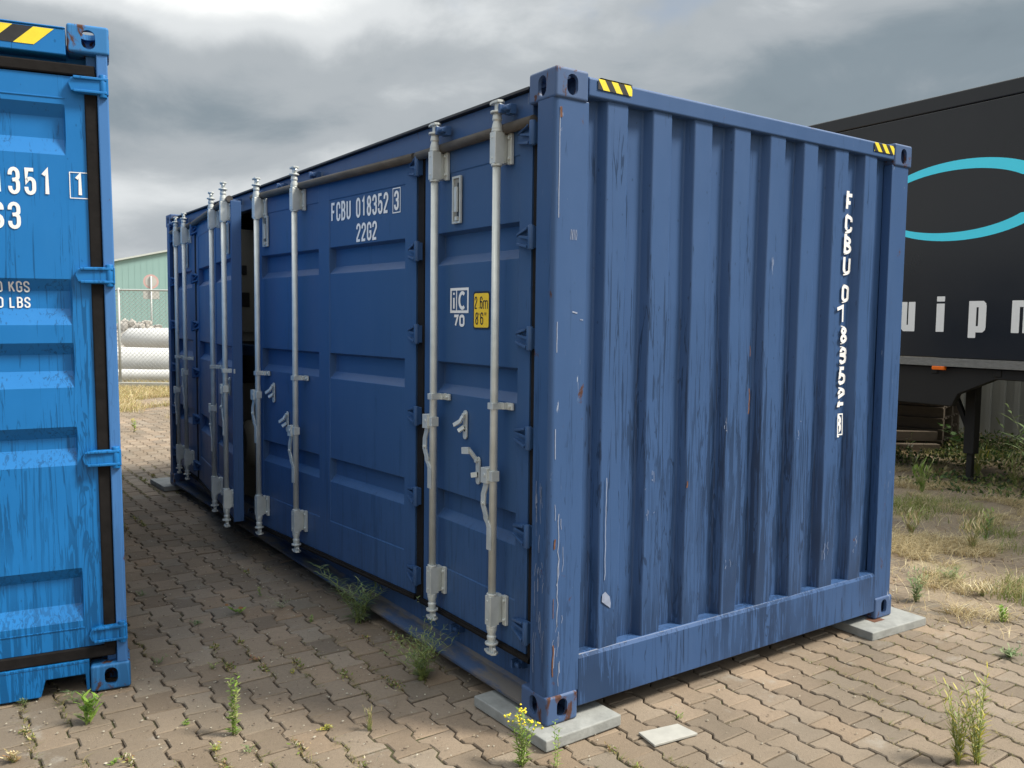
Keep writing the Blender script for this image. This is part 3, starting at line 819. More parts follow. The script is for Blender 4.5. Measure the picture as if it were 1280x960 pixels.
def locking_bar(T, u, zh, root, side=-1):
    """side: direction of the bracket flanges along u (towards the viewer's right)"""
    D = .056; w = MB(T)
    w.tube([(D, u, .30), (D, u, 2.42)], .0172, 16)
    rod = w.build('locking_bar', MT['galv'], root)
    for z0, z1, up in ((2.268, 2.396, 1), (.318, .446, -1)):
        w = MB(T)
        w.box(D-.024, D+.022, u-.021, u+.021, z0, z1); w.box(.002, D-.022, u-.014, u+.014, z0+.006, z1-.006)
        f0, f1 = sorted((u+side*.019, u+side*.046))
        w.box(.001, .016, f0, f1, z0-.002, z1-.004 if up > 0 else z1)
        for zz in (z0+.022, z1-.022):
            w.tube([(.014, u+side*.034, zz), (.024, u+side*.034, zz)], .0075, 8)
            w.tube([(D+.020, u+.004, zz), (D+.0245, u+.004, zz)], .005, 8)
        w.box(.001, .02, u-side*.019-.012, u-side*.019+.012, z0+.004, z1-.004)
        w.tube([(D, u, z0-.010), (D, u, z0)], .0235, 14); w.tube([(D, u, z1), (D, u, z1+.010)], .0235, 14)
        w.build('rod_guide', MT['galv'], rod, .003)
        # cam end
        w = MB(T); s = up; zb = z1+.008 if up > 0 else z0-.008
        w.tube([(D, u, zb), (D, u, zb+s*.012), (D, u, zb+s*.035), (D, u, zb+s*.042), (D, u, zb+s*.07)], [.0225, .0225, .0165, .021, .0165], 14)
        zt = zb+s*.068
        w.tube([(D, u, zt), (D, u, zt+s*.009)], .029, 14)
        z2 = zt+s*.040
        w.prism([(-.036, 0), (-.024, -.020), (.018, -.020), (.042, -.006), (.042, .010), (.006, .020), (-.028, .018)], lambda p: (D+p[1], u+p[0], z2), lambda p: (D+p[1], u+p[0], z2+s*.010))
        w.box(D-.012, D+.010, u-.015, u+.006, min(zt, z2), max(zt, z2)+.001)
        w.prism([(.006, 0), (.030, 0), (.034, .014), (.022, .022)], lambda p: (D-.004, u+p[0]*-side*-1, z2-s*p[1]), lambda p: (D+.008, u+p[0]*-side*-1, z2-s*p[1]))
        w.build('cam', MT['galv'], rod, .0015)
    # mid clamp
    zc_ = 1.262
    w = MB(T); w.box(.012, D+.021, u-.020, u+.020, zc_-.014, zc_+.014)
    f0, f1 = sorted((u+side*.019, u+side*.070)); w.box(.001, .012, f0, f1, zc_-.015, zc_+.015)
    w.box(.012, .030, *sorted((u+side*.019, u+side*.032)), zc_-.014, zc_+.014)
    w.tube([(.010, u+side*.054, zc_), (.020, u+side*.054, zc_)], .007, 8)
    w.build('rod_clamp', MT['galv'], rod, .002)
    # handle: hub plus a cranked flat lever hanging down on the far side of the rod
    ha = -side
    w = MB(T)
    w.box(D-.026, D+.028, *sorted((u+ha*.010, u+ha*.056)), zh-.060, zh+.006)
    w.box(D-.018, D+.020, u-.020, u+.020, zh-.048, zh-.004)
    w.tube([(D+.024, u+ha*.030, zh-.024), (D+.031, u+ha*.030, zh-.024)], .009, 10)
    us_ = [.032, .034, .050, .052, .036, .030, .030, .010, .004, .004]; zs_ = [-.045, -.075, -.110, -.160, -.190, -.205, -.215, -.235, -.25, -.345]
    pl = [(D+.014, u+ha*a, zh+b) for a, b in zip(us_, zs_)]
    for i in range(len(pl)-1):
        a, b = pl[i], pl[i+1]
        w.add([(a[0]-.004, a[1]-.015, a[2]), (a[0]-.004, a[1]+.015, a[2]), (b[0]-.004, b[1]+.015, b[2]), (b[0]-.004, b[1]-.015, b[2]),
               (a[0]+.005, a[1]-.017, a[2]), (a[0]+.005, a[1]+.017, a[2]), (b[0]+.005, b[1]+.017, b[2]), (b[0]+.005, b[1]-.017, b[2])],
              [(0, 3, 2, 1), (4, 5, 6, 7), (0, 1, 5, 4), (2, 3, 7, 6), (0, 4, 7, 3), (1, 2, 6, 5)])
    w.tube([(D+.018, u+ha*.050, zh-.15), (D+.026, u+ha*.050, zh-.15)], .008, 8)
    w.build('handle', MT['galv'], rod, .0015)
    return rod
def catch(T, u, z0, z1, parent, kind=0):
    """plate with a swivel latch that holds the bar handle"""
    w = MB(T); zc_ = (z0+z1)/2
    n = 8; pts = [(u+.016*math.cos(PI*k/n), z1-.016+.016*math.sin(PI*k/n)) for k in range(n+1)]+[(u+.016*math.cos(PI+PI*k/n), z0+.016+.016*math.sin(PI+PI*k/n)) for k in range(n+1)]
    w.prism(pts, lambda p: (0, p[0], p[1]), lambda p: (.007, p[0], p[1]))
    if kind == 0:
        w.bar((.012, u, z1-.02), (.030, u+.006, zc_+.014), .018, .010, up=(1, 0, 0))
        w.bar((.026, u+.004, zc_+.018), (.040, u+.040, zc_-.004), .018, .012, up=(1, 0, 0))
        w.bar((.010, u, zc_-.01), (.030, u+.018, zc_-.03), .02, .010, up=(1, 0, 0))
        w.tube([(.006, u-.002, z1-.020), (.020, u-.002, z1-.020)], .009, 8)
    else:
        w.bar((.012, u+.002, z1-.014), (.034, u+.030, z1+.030), .016, .012, up=(1, 0, 0))
        w.bar((.034, u+.026, z1+.026), (.044, u+.070, z1+.022), .030, .014, up=(1, 0, 0))
        w.tube([(.006, u+.002, z1-.018), (.020, u+.002, z1-.018)], .009, 8)
        w.bar((.008, u, z0+.045), (.028, u+.020, z0+.040), .022, .012, up=(1, 0, 0))
    w.box(.0075, .009, u-.006, u+.005, zc_-.030, zc_-.008, 1)
    return w.build('latch', [MT['galv'], MT['black']], parent, .001)
def document_frame(T, u, z0, z1, parent):
    w = MB(T)
    a, b = u-.036, u+.036
    for q in ((a, a+.010, z0, z1), (b-.010, b, z0, z1), (a+.010, b-.010, z0, z0+.010), (a+.010, b-.010, z1-.010, z1)): w.box(.001, .012, q[0], q[1], q[2], q[3])
    w.box(.001, .007, a+.014, a+.034, z0+.020, z1-.030, 1); w.box(.0, .006, a+.010, b-.010, z0+.010, z1-.010, 2)
    w.box(.012, .022, a+.016, a+.040, z0+.05, z1-.05, 0)
    w.box(.006, .020, a+.018, a+.036, z0+.012, z0+.03, 0)
    return w.build('vent_bracket', [MT['galv'], MT['black'], MT['cabinet']], parent, .001)
HZ = (2.363, 1.955, 1.552, 1.148, .745, .340)
gas = lambda T, a, b, d0=-.03, d1=.004: MB(T).box(d0, d1, a, b, ZB-.01, ZT+.012)

T1 = leafT(.165, 0)
d1 = leaf_panel(T1, .186, 1.058, [(.272, .935)], dk)
T2 = leafT(1.10, R(4.8))
d2 = leaf_panel(T2, 1.142, 3.08, [(1.245, 2.045), (2.175, 2.98)], dk)
T3 = leafT(4.965, R(-7.2), -.02)
d3 = leaf_panel(T3, 3.165, 4.93, [(3.25, 3.93), (4.06, 4.81)], dk)
T4 = leafT(5.89, R(-3.1))
d4 = leaf_panel(T4, 5.0, 5.87, [(5.12, 5.785)], dk)
# gaskets on the long edges and across head and sill
MB(T1).box(-.03, .004, .118, .172, ZB-.02, ZT+.02).build('gasket', MT['gasket'], d1, .004)
MB(T1).box(-.03, .003, 1.066, 1.128, ZB-.01, ZT+.02).build('gasket', MT['gasket'], d1, .004)
MB(T4).box(-.03, .004, 5.885, L-.118, ZB-.02, ZT+.02).build('gasket', MT['gasket'], d4, .004)
MB(T4).box(-.03, .003, 4.935, 4.995, ZB-.01, ZT+.02).build('gasket', MT['gasket'], d4, .004)
def seal(T, a, b, parent):
    w = MB(T)
    w.tube([(.022, a, ZT+.012), (.022, b, ZT+.012)], .022, 12)
    w.build('gasket', MT['gasket_old'], parent)
    w = MB(T); w.box(-.035, .012, a, b, ZB-.026, ZB-.002); w.tube([(.006, a, ZB-.018), (.006, b, ZB-.018)], .011, 8)
    w.build('gasket', MT['gasket'], parent)
seal(T1, .150, 1.10, d1); seal(T2, 1.13, 3.06, d2); seal(T3, 3.17, 4.93, d3); seal(T4, 4.97, 5.90, d4)
for z in HZ:
    hinge(T1, .152, z, 1, d1); hinge(T1, 1.092, z, 1, d1)
    hinge(T4, 4.965, z, -1, d4); hinge(T4, 5.90, z, -1, d4)
for T, u, zh in ((T1, .360, .990), (T1, .874, 1.170), (T2, 2.374, .965), (T2, 2.924, 1.145), (T3, 3.215, 1.165), (T3, 3.73, .985), (T4, 5.161, 1.165), (T4, 5.515, .985)):
    locking_bar(T, u, zh, dk)
catch(T1, .672, 1.080, 1.213, d1); catch(T1, .560, .890, 1.015, d1, 1)
catch(T2, 2.80, 1.075, 1.205, d2); catch(T2, 2.60, .905, 1.035, d2)
catch(T3, 3.36, 1.08, 1.21, d3); catch(T3, 3.5, .92, 1.05, d3)
document_frame(T1, .755, 2.062, 2.275, d1); document_frame(T2, 2.90, 2.085, 2.28, d2); document_frame(T3, 3.36, 2.06, 2.27, d3); document_frame(T4, 5.30, 2.06, 2.27, d4)
# rubber edge and drip plate of the open leaf
MB(T3).box(-.048, .02, 3.148, 3.163, ZB, ZT).build('edge_seal', MT['navy_door'], d3, .004)
MB(T2).box(-.048, .004, 3.082, 3.102, ZB, ZT).build('edge_seal', MT['gasket'], d2, .004)
# cam keepers on the rails
for u in (.29, .80, 2.31, 2.86, 3.27, 3.80, 5.30, 5.70):
    for z in (2.478, .150):
        w = MB(); x = .006 if z > 1 else .10
        w.box(x-.030, x, u-.022, u+.022, z-.020, z+.020); w.box(x-.062, x-.028, u+.006, u+.020, z-.018, z+.018)
        w.tube([(x-.045, u-.030, z), (x-.045, u+.0, z)], .012, 8)
        w.build('cam_keeper', MT['navy_post'], dk, .002)

# markings on leaf 2 : drawn with u decreasing to the viewer's right
def fnT(T, uorig, z0, lift=.0006, base=-.004):
    return lambda a, b, l: T((base+lift+l+.0012, uorig-a, z0+b))
w = MB()
fn = fnT(T2, 2.022, 2.172)
letters(w, 'FCBU', .047, .108, .0585, .0150, fn); w.build('owner_letters', MT['white_mark'], d2, recalc=False)
w = MB(); fn = fnT(T2, 1.740, 2.172); letters(w, '018352', .046, .108, .0572, .0150, fn); w.build('container_number', MT['white_mark'], d2, recalc=False)
w = MB(); fn = fnT(T2, 1.352, 2.177); letters(w, '3', .044, .100, .06, .0150, fn)
frame_rect(w, -.015, .060, -.013, .114, .005, fn); w.build('check_digit', MT['white_mark'], d2, recalc=False)
w = MB(); fn = fnT(T2, 1.738, 2.042); letters(w, '22G2', .047, .100, .0565, .0145, fn); w.build('size_code', MT['white_mark'], d2, recalc=False)
w = MB(); fn = fnT(T1, .822, 1.655)
frame_rect(w, 0, .160, 0, .115, .012, fn)
w.add([fn(.052, .012, 0), fn(.060, .012, 0), fn(.060, .103, 0), fn(.052, .103, 0)], [(0, 1, 2, 3)])
f2 = fnT(T1, .822-.017, 1.655+.020); 
for gph in GL['i']: stroke(w, [(.015+(p[0]-.5)*.01, p[1]*.074) for p in gph], .014, f2)
f2 = fnT(T1, .822-.074, 1.655+.022)
for gph in [el(.5, .5, .5, .5, 50, 310, 15)]: stroke(w, [(.006+p[0]*.052, p[1]*.070) for p in gph], .016, f2)
f2 = fnT(T1, .792, 1.592); letters(w, '70', .045, .056, .052, .0125, f2)
w.build('inspection_mark', MT['white_mark'], d1, recalc=False)
w = MB(); Z0, Z1 = 1.583, 1.750; U0, U1 = .622, .488
def rr_poly(x0, x1, y0, y1, r, n=5):
    P = []
    for cx, cy, a0 in ((x1-r, y1-r, 0), (x0+r, y1-r, 90), (x0+r, y0+r, 180), (x1-r, y0+r, 270)):
        P += [(cx+r*math.cos(R(a0+90*k/n)), cy+r*math.sin(R(a0+90*k/n))) for k in range(n+1)]
    return P
fb = lambda l: (lambda p: T1((-.004+l, U0-p[0], Z0+p[1])))
for P, l, mi in ((rr_poly(0, .134, 0, .167, .014), .0018, 1), (rr_poly(.008, .126, .008, .159, .010), .0026, 0)):
    w.add([fb(l)(p) for p in P], [tuple(range(len(P)))], mi)
fl_ = lambda a, b, l: T1((-.004+.0034+l, U0-a, Z0+b))
def put(text, x, y, cw_, ch_, pitch, sw_):
    letters(w, text, cw_, ch_, pitch, sw_, lambda a, b, l: fl_(x+a, y+b, l), 1)
put('2.6', .013, .090, .021, .055, .028, .006)
for gph in GL['m']: stroke(w, [(.084+p[0]*.033, .090+p[1]*.052) for p in gph], .005, fl_, 1)
put('8', .020, .020, .024, .055, .03, .006); put("'", .042, .020, .014, .055, .02, .004); put('6', .060, .020, .024, .055, .03, .006); put('"', .090, .022, .022, .055, .02, .004)
w.build('height_label', [MT['yellow'], MT['black']], d1, recalc=False)

# things inside the open bay
cb = empty('electrical_cabinet', (.30, 4.1, .16))
tag(cb, 'cream electrical cabinet standing inside the dark container behind the gap between doors', 'cabinet')
w = MB(); w.box(-.26, .6, 0, .8, .0, 2.15); w.build('body', MT['cabinet'], cb, .01)
w = MB(); w.box(-.235, .56, -.018, -.002, 1.35, 1.98); w.build('cabinet_door', MT['cabinet'], cb, .004)
w = MB()
for k in range(5): w.box(-.22+.15*k, -.15+.15*k, -.03, -.019, 1.55+.09*(k % 2), 1.66+.09*(k % 2)); w.box(-.21+.15*k, -.17+.15*k, -.03, -.019, 1.80, 1.87)
w.build('switch_panel', MT['dark'], cb, .003)
w = MB(); w.box(-.24, .56, -.012, -.002, .95, 1.28); w.build('lower_panel', MT['dark'], cb, .003)
tk = MB(); tk.tube([(-.05, 3.66, .70), (.0, 3.66, .70), (.5, 3.66, .70), (.55, 3.66, .70)], [.12, .17, .17, .12], 24)
tk.tube([(.2, 3.66, .16), (.2, 3.66, .55)], .03, 8)
tag(tk.build('steel_tank', MT['cabinet']), 'dull metal tank low inside the dark container behind the door gap', 'tank')
cbm = MB(); cbm.box(.02, .10, 3.10, 5.0, 1.34, 1.42); cbm.build('cross_beam', MT['navy_door'], dk, .005)

# ------------------------------------------------------------------ pads and slabs
def pad(x0, x1, y0, y1, rot, label, z=.0, grp='concrete pads under the dark container'):
    cx, cy = (x0+x1)/2, (y0+y1)/2; w = MB(); a, b = (x1-x0)/2, (y1-y0)/2
    w.box(-a, a, -b, b, 0, .047)
    o = w.build('concrete_pad', MT['concrete'], None, .005); o.location = (cx, cy, G0+.0015); o.rotation_euler = (0, 0, rot)
    return tag(o, label, 'concrete pad', grp)
pad(-.075, .325, -.085, .415, R(1.5), 'grey concrete pad under the nearest corner of the dark container')
pad(2.10, 2.58, -.125, .375, R(-3), 'grey concrete pad with rust stain under the right corner of the dark container')
pad(-.10, .30, 5.93, 6.43, R(2), 'small grey concrete pad under the far left corner of the dark container')
w = MB(); w.box(0, .09, 0, .06, 0, .0012); st_ = w.build('rust_stain', MT['rust']); st_.location = (2.26, .02, -.0013)
st_.parent = bpy.data.objects['concrete_pad.001']; st_.matrix_parent_inverse = Matrix.Identity(4)
st_.location = (-.09, -.155, .0472)
w = MB()
P = [(.345, -.170), (.520, -.205), (.545, -.312), (.325, -.290)]
P = [gpt(798, 919), gpt(847, 908), gpt(872, 920), gpt(818, 935)]
w.prism([(p.x, p.y) for p in P], lambda p: (p[0], p[1], G0+.003), lambda p: (p[0], p[1], G0+.013))
tag(w.build('loose_tile', MT['slab_light'], None, .002), 'pale flat tile lying loose on the pavers in front of the container', 'tile')

# ------------------------------------------------------------------ the bright blue container
QA = R(170.6)
bc = empty('shipping_container')
u2 = Vector((-.98316, .18225, 0)); 
roll, pitch = -.0127726, .00478366
ud = Vector((math.cos(QA), math.sin(QA), 0)); nd = Vector((math.cos(QA+PI/2), math.sin(QA+PI/2), 0)); zd = Vector((0, 0, 1))
u2 = math.cos(roll)*ud+math.sin(roll)*zd; z2 = -math.sin(roll)*ud+math.cos(roll)*zd
n2 = math.cos(pitch)*nd+math.sin(pitch)*z2; z3 = -math.sin(pitch)*nd+math.cos(pitch)*z2
Mx = Matrix((-u2, -n2, z3)).transposed().to_4x4(); 
Mx.translation = Vector((-1.2687, 1.43204, G0+.004)) + u2*2.438
bc.matrix_world = Mx
tag(bc, 'bright blue wet container with black door gaskets at the left edge of the photo', 'shipping container')
# local frame: face x 0..2.438 at y=0, corner seen in the photo at x=2.438
HB = 2.896
place_castings(casting_mesh('corner_casting_blue', MT['sky_cast']), bc, W, L, HB)
S = lambda x: W+x      # distances measured from the right hand corner
w = MB()
zl = [(.165, 0), (.300, 0), (.330, .012), (.345, 0), (.345, 0)]
w = MB()
TR = [(2.560, 2.350), (1.825, 1.630), (1.551, 1.360), (1.187, 1.020), (.561, .325)]
def blue_door(x0, x1, ra, rb):
    e = .006; us = [x0, ra, ra+e, rb-e, rb, x1]
    zl = [(.205, 0)]
    for a, b in reversed(TR): zl += [(b, 0), (b+.070, .034), (a-.050, .034), (a, 0)]
    zl += [(2.68, 0)]
    vs = []
    for z, d in zl:
        for i, u in enumerate(us):
            dd = d if i in (2, 3) else 0
            wob = .003*mnoise.noise(Vector((u*2, z*2.5, 1))) if i in (2, 3) else 0
            vs.append((u, .022+dd+wob, z))
    n = len(us)
    w = MB(); w.add(vs, [(j*n+i, j*n+i+1, (j+1)*n+i+1, (j+1)*n+i) for j in range(len(zl)-1) for i in range(n-1)])
    w.box(x0, x1, .07, .08, .205, 2.68)
    for a, b in ((x0, x0+.004), (x1-.004, x1)): w.box(a, b, .024, .07, .205, 2.68)
    # weld lines
    w.box(ra, rb, .019, .0215, .290, .296); w.box(ra, rb, .019, .0215, 2.584, 2.590)
    return w.build('door', MT['sky_blue'], bc, .004)
bd1 = blue_door(1.245, S(-.100), 1.345, S(-.176))
bd2 = blue_door(.100, 1.215, .176, 1.10)
for (a, b), pr in (((S(-.100), S(-.052)), bd1), ((1.215, 1.245), bd1), ((.052, .100), bd2)):
    w = MB(); w.box(a, b, .012, .05, .185, 2.70); w.build('gasket', MT['gasket'], pr, .005)
for a, b, pr in ((1.235, S(-.055), bd1), (.055, 1.225, bd2)):
    w = MB(); w.box(a, b, .012, .05, 2.685, 2.732); w.build('gasket', MT['gasket'], pr, .006)
    w = MB(); w.box(a, b, .012, .05, .150, .203); w.build('gasket', MT['gasket'], pr, .006)
for xa in (0, 1):
    fx = (lambda a: W-a) if xa else (lambda a: a)
    w = MB(); a, b = sorted((fx(.006), fx(.050))); w.box(a, b, .004, .16, .116, HB-.116); a, b = sorted((fx(.050), fx(.09))); w.box(a, b, .05, .16, .116, HB-.116)
    w.build('corner_post', MT['sky_post'], bc, .005)
    w = MB(); a, b = sorted((fx(.004), fx(.16))); w.box(a, b, L-.16, L-.004, .116, HB-.116); w.build('corner_post', MT['sky_post'], bc, .005)
w = MB(); w.box(.163, S(-.163), .004, .10, 2.762, 2.868); w.box(.163, S(-.163), -.0, .05, 2.868, 2.876)
w.build('door_header', MT['sky_blue'], bc, .004)
w = MB()
hazard(w, S(-.60), S(-.192), 2.790, 2.862, .075, lambda a, b, l: (a, .0022, b), .02, -1.05)
w.build('warning_film', [MT['hazard_yellow'], MT['black']], bc)
# sill with fork pocket cut outs
w = MB()
px0, px1 = S(-.335), S(-.180)
prof = [(.163, .012), (.175, .012), (.19, .075), (.33, .075), (.345, .012), (px0-.02, .012), (px0+.0, .085), (px1, .085), (px1+.004, .012), (S(-.163), .012), (S(-.163), .138), (.163, .138)]
w.prism(prof, lambda p: (p[0], .006, p[1]), lambda p: (p[0], .12, p[1]))
w.build('door_sill', MT['sky_blue'], bc, .004)
w = MB(); w.box(.163, S(-.163), .004, .05, .136, .150); w.build('sill_lip', MT['sky_blue'], bc, .003)
w = MB(); w.box(.02, W-.02, .115, L-.05, .16, HB-.06); w.build('body', MT['sky_blue'], bc, .01)
for z, side_ in [(2.645, 1), (1.842, 1), (1.045, 1), (.258, 1)]:
    for xa, pr in ((1, bd1), (0, bd2)):
        fx = (lambda a: W-a) if xa else (lambda a: a)
        w = MB()
        h_ = .036
        P = [(.005, h_), (.11, h_), (.150, h_*.75), (.160, 0), (.150, -h_*.75), (.11, -h_), (.005, -h_)]
        w.prism(P, lambda p: (fx(p[0]), -.010 if p[0] < .06 else -.006, z+p[1]), lambda p: (fx(p[0]), .024, z+p[1]))
        w.box(*sorted((fx(.012), fx(.140))), -.016, -.008, z+h_-.014, z+h_-.002); w.box(*sorted((fx(.012), fx(.140))), -.016, -.008, z-h_+.002, z-h_+.014)
        w.tube([(fx(.026), .0, z-h_-.012), (fx(.026), .0, z+h_+.012)], .016, 10)
        w.build('hinge', MT['sky_blue'], pr, .003)
fnb = lambda x0, z0, y=.0195: (lambda a, b, l: (x0+a, y-l, z0+b))
w = MB()
letters(w, '1351', .043, .112, .0590, .0145, fnb(S(-.455), 2.174))
w.build('container_number', MT['white_mark'], bd1, recalc=False); w = MB()
letters(w, '1', .040, .098, .05, .013, fnb(S(-.152), 2.178)); frame_rect(w, 0, .077, 0, .112, .0035, fnb(S(-.169), 2.169)); w.build('check_digit', MT['white_mark'], bd1, recalc=False); w = MB()
letters(w, 'S3', .046, .112, .0605, .0145, fnb(S(-.462), 2.030))
w.build('size_code', MT['white_mark'], bd1, recalc=False)
w = MB()
def on_trough(zc_):    # depth of the skin at this height
    for a, b in TR:
        if b <= zc_ <= a:
            if zc_ < b+.07: return .022+.034*(zc_-b)/.07
            if zc_ > a-.05: return .022+.034*(a-zc_)/.05
            return .056
    return .022
ft = lambda x0, z0: (lambda a, b, l: (x0+a, on_trough(z0+b)-.0045-l, z0+b))
letters(w, '0 KGS', .0225, .046, .0275, .0062, ft(S(-.457), 1.768), space=.017)
w.build('weight_text', MT['white_mark'], bd1, recalc=False); w = MB()
letters(w, '0 LBS', .0225, .046, .0275, .0062, ft(S(-.457), 1.702), space=.017)
w.build('weight_text', MT['white_mark'], bd1, recalc=False)

# ------------------------------------------------------------------ the black box trailer
TA = Vector((6.823, 3.785, 0)); TE = (Vector((6.674, 1.399, 0))-TA).normalized(); TN = Vector((TE.y, -TE.x, 0))
if TN.x > 0: TN = -TN
tr = empty('box_trailer', TA+TE*2+Vector((0, 0, G0)))
TB = Matrix((TE, -TN, Vector((0, 0, 1)))).transposed().to_4x4(); TB.translation = TA; tr.matrix_world = TB
tag(tr, 'black box trailer with cyan ring and white letters parked at right', 'trailer')
# local: x along the side towards the viewer's right, y into the trailer, z up (world heights)
a0, a1 = -6.2, 7.4
w = MB(); w.box(a0, a1, .004, 2.5, 1.302, 3.845); w.build('cargo_box', MT['trailer'], tr, .01)
w = MB(); w.box(a0-.01, a1+.01, -.004, 2.51, 3.847, 4.0); w.build('roof_rail', MT['trailer'], tr, .012)
w = MB(); w.box(a0, a1, -.012, .05, 1.216, 1.300)
for k in range(22): w.box(a0+.3+k*.6, a0+.38+k*.6, -.014, -.012, 1.275, 1.292)
w.build('side_rail', MT['trailer_rail'], tr, .006)
for k in range(7):
    x = a0+.9+2*k; w = MB(); 
    xx = 1.613+2*(k-3)
    w = MB(); w.box(xx, xx+.135, -.02, .03, 1.176, 1.215); w.build('marker_lamp', MT['amber'], tr, .006)
w = MB()
w.prism([(a0+.3, 1.21), (a1-.3, 1.21), (a1-.3, .90), (5.0, .90), (4.6, 1.05), (2.9, 1.105), (2.24, 1.105), (1.86, .93), (1.80, .80), (a0+2.6, .80), (a0+2.2, 1.0), (a0+.3, 1.0)],
        lambda p: (p[0], .06, p[1]), lambda p: (p[0], .14, p[1]))
w.prism([(a0+.3, 1.21), (a1-.3, 1.21), (a1-.3, .95), (5.0, .95), (4.6, 1.08), (a0+.3, 1.08)],
        lambda p: (p[0], 1.80, p[1]), lambda p: (p[0], 1.95, p[1]))
for k in range(20): w.box(a0+.5+k*.66, a0+.58+k*.66, .05, 2.45, 1.13, 1.208)
w.build('chassis', MT['chassis'], tr, .01)
for yy in (.42, 2.0):
    w = MB(); w.box(1.735, 1.845, yy, yy+.11, .28, 1.2); w.box(1.70, 1.88, yy-.03, yy+.14, .0, .03); w.box(1.76, 1.82, yy+.025, yy+.085, .02, .3)
    w.bar((1.5, yy+.05, 1.1), (1.75, yy+.05, .55), .05, .05); w.build('landing_leg', MT['chassis'], tr, .006)
for ax in (5.4, 6.7):
    for yy in (.12, 1.98):
        w = MB(); w.tube([(ax, yy, .47), (ax, yy+.04, .47), (ax, yy+.30, .47), (ax, yy+.34, .47)], [.44, .50, .50, .44], 40)
        wh = w.build('wheel', MT['rubber'], tr); w = MB(); w.tube([(ax, yy-.012, .47), (ax, yy+.03, .47)], .27, 28); w.build('rim', MT['trailer_rail'], wh)
w = MB()
pts = []; N_ = 72
def ell(c, a, b, t): return (c[0]+a*math.cos(t), c[1]+b*math.sin(t))
# crescent ring, cut open at the right between two level ends
ZC = 2.905; cut = .18
to = math.asin(cut/.405); ti = math.asin(cut/.315)
ring_o = [ell((1.80, ZC), .95, .405, to+(2*PI-2*to)*k/N_) for k in range(N_+1)]
ring_i = [ell((1.74, ZC-.005), .84, .3145, ti+(2*PI-2*ti)*k/N_) for k in range(N_+1)]
w.add([(p[0], .0015, p[1]) for p in ring_o]+[(p[0], .0015, p[1]) for p in ring_i], [(k, k+1, N_+2+k, N_+1+k) for k in range(N_)])
w.build('ring_logo', MT['cyan_film'], tr)
w = MB()
def rect(x0, x1, z0, z1, c=.012, y=.0015):
    w.add([(p[0], y, p[1]) for p in rr_poly(x0, x1, z0, z1, c, 3)], [tuple(range(16))])
def uglyph(x, wd, flip=False):
    zt, zb = 1.884, 1.571; s = .078
    P = [(0, 1), (s, 1), (s, .27), (s+.012, .21), (wd-s-.012, .21), (wd-s, .27), (wd-s, 1), (wd, 1), (wd, 0), (wd-s, 0), (wd-s-.01, .06), (.06, 0), (.03, .02), (0, .14)]
    if flip: P = [(wd-a, 1-b) for a, b in P]
    # split in three convex-ish pieces
    zz = lambda b: zb+(zt-zb)*b
    rect(x, x+s, zb+.03, zt, .006); rect(x+wd-s, x+wd, zb, zt, .006, .0012)
    w.add([(x+a, .0009, zz(b)) for a, b in ((.004, .12), (.04, .0), (wd-s+.01, .0), (wd-s+.01, .22), (s-.01, .22), (.004, .3))], [(0, 1, 2, 3, 4, 5)])
uglyph(1.212, .172)
w.build('letter', MT['white_mark'], tr); w = MB()
rect(1.625, 1.712, 1.571, 1.862, .004); rect(1.625, 1.712, 1.884, 1.936, .004)
w.build('letter', MT['white_mark'], tr); w = MB()
def pglyph(x, wd):
    zt, zb = 1.884, 1.571; s = .078
    rect(x, x+s, 1.515, zt, .006); rect(x+wd-s, x+wd, zb+.03, zt-.03, .02, .0012)
    for b0, b1 in ((.0, .2), (.8, 1.0)):
        w.add([(x+a, .0009, zb+(zt-zb)*b) for a, b in ((s-.01, b0), (wd-.03, b0), (wd-.004, b0+.08 if b0 == 0 else b0), (wd-.004, b1 if b0 == 0 else b1-.08), (wd-.03, b1), (s-.01, b1))], [(0, 1, 2, 3, 4, 5)])
pglyph(1.970, .178)
w.build('letter', MT['white_mark'], tr); w = MB()
def mglyph(x):
    zt, zb = 1.884, 1.571; s = .075
    for k in range(3): rect(x+k*.108, x+k*.108+s, zb, zt-.015*(k > 0), .006, .0015-.0002*k)
    w.add([(x+a, .0007, zb+(zt-zb)*b) for a, b in ((.06, .80), (.26, .80), (.275, .93), (.25, 1.0), (.06, 1.0))], [(0, 1, 2, 3, 4)])
mglyph(2.396)
w.build('letter', MT['white_mark'], tr)

# grey sheet steel wall seen under the trailer
sw_ = empty('steel_wall'); P0 = Vector((10.9, 4.3, G0)); dv = (Vector((10.75, 1.0, G0))-P0).normalized()
tag(sw_, 'grey ribbed steel wall standing behind the black trailer', 'wall')
w = MB(); pr = []; s = -0.1
while s < 9: pr += [(s, 0), (s+.035, 0), (s+.045, -.03), (s+.165, -.03), (s+.175, 0)]; s += .20
nv = Vector((-dv.y, dv.x, 0)); nv = nv if nv.x > 0 else -nv
vs = [P0+dv*p[0]+nv*-p[1]+Vector((0, 0, z)) for z in (.12, 2.9) for p in pr]; n = len(pr)
w.add(vs, [(i, i+1, n+i+1, n+i) for i in range(n-1)]); w.build('steel_sheet', MT['grey_steel'], sw_, recalc=False)
w = MB(); w.bar(P0+nv*.15+dv*-.1+Vector((0, 0, .06)), P0+nv*.15+dv*9+Vector((0, 0, .06)), .2, .14); w.build('footing', MT['concrete'], sw_)
w = MB(); w.bar(P0+nv*.05+dv*-.1+Vector((0, 0, 2.92)), P0+nv*.05+dv*9+Vector((0, 0, 2.92)), .12, .06); w.build('top_trim', MT['grey_steel'], sw_)

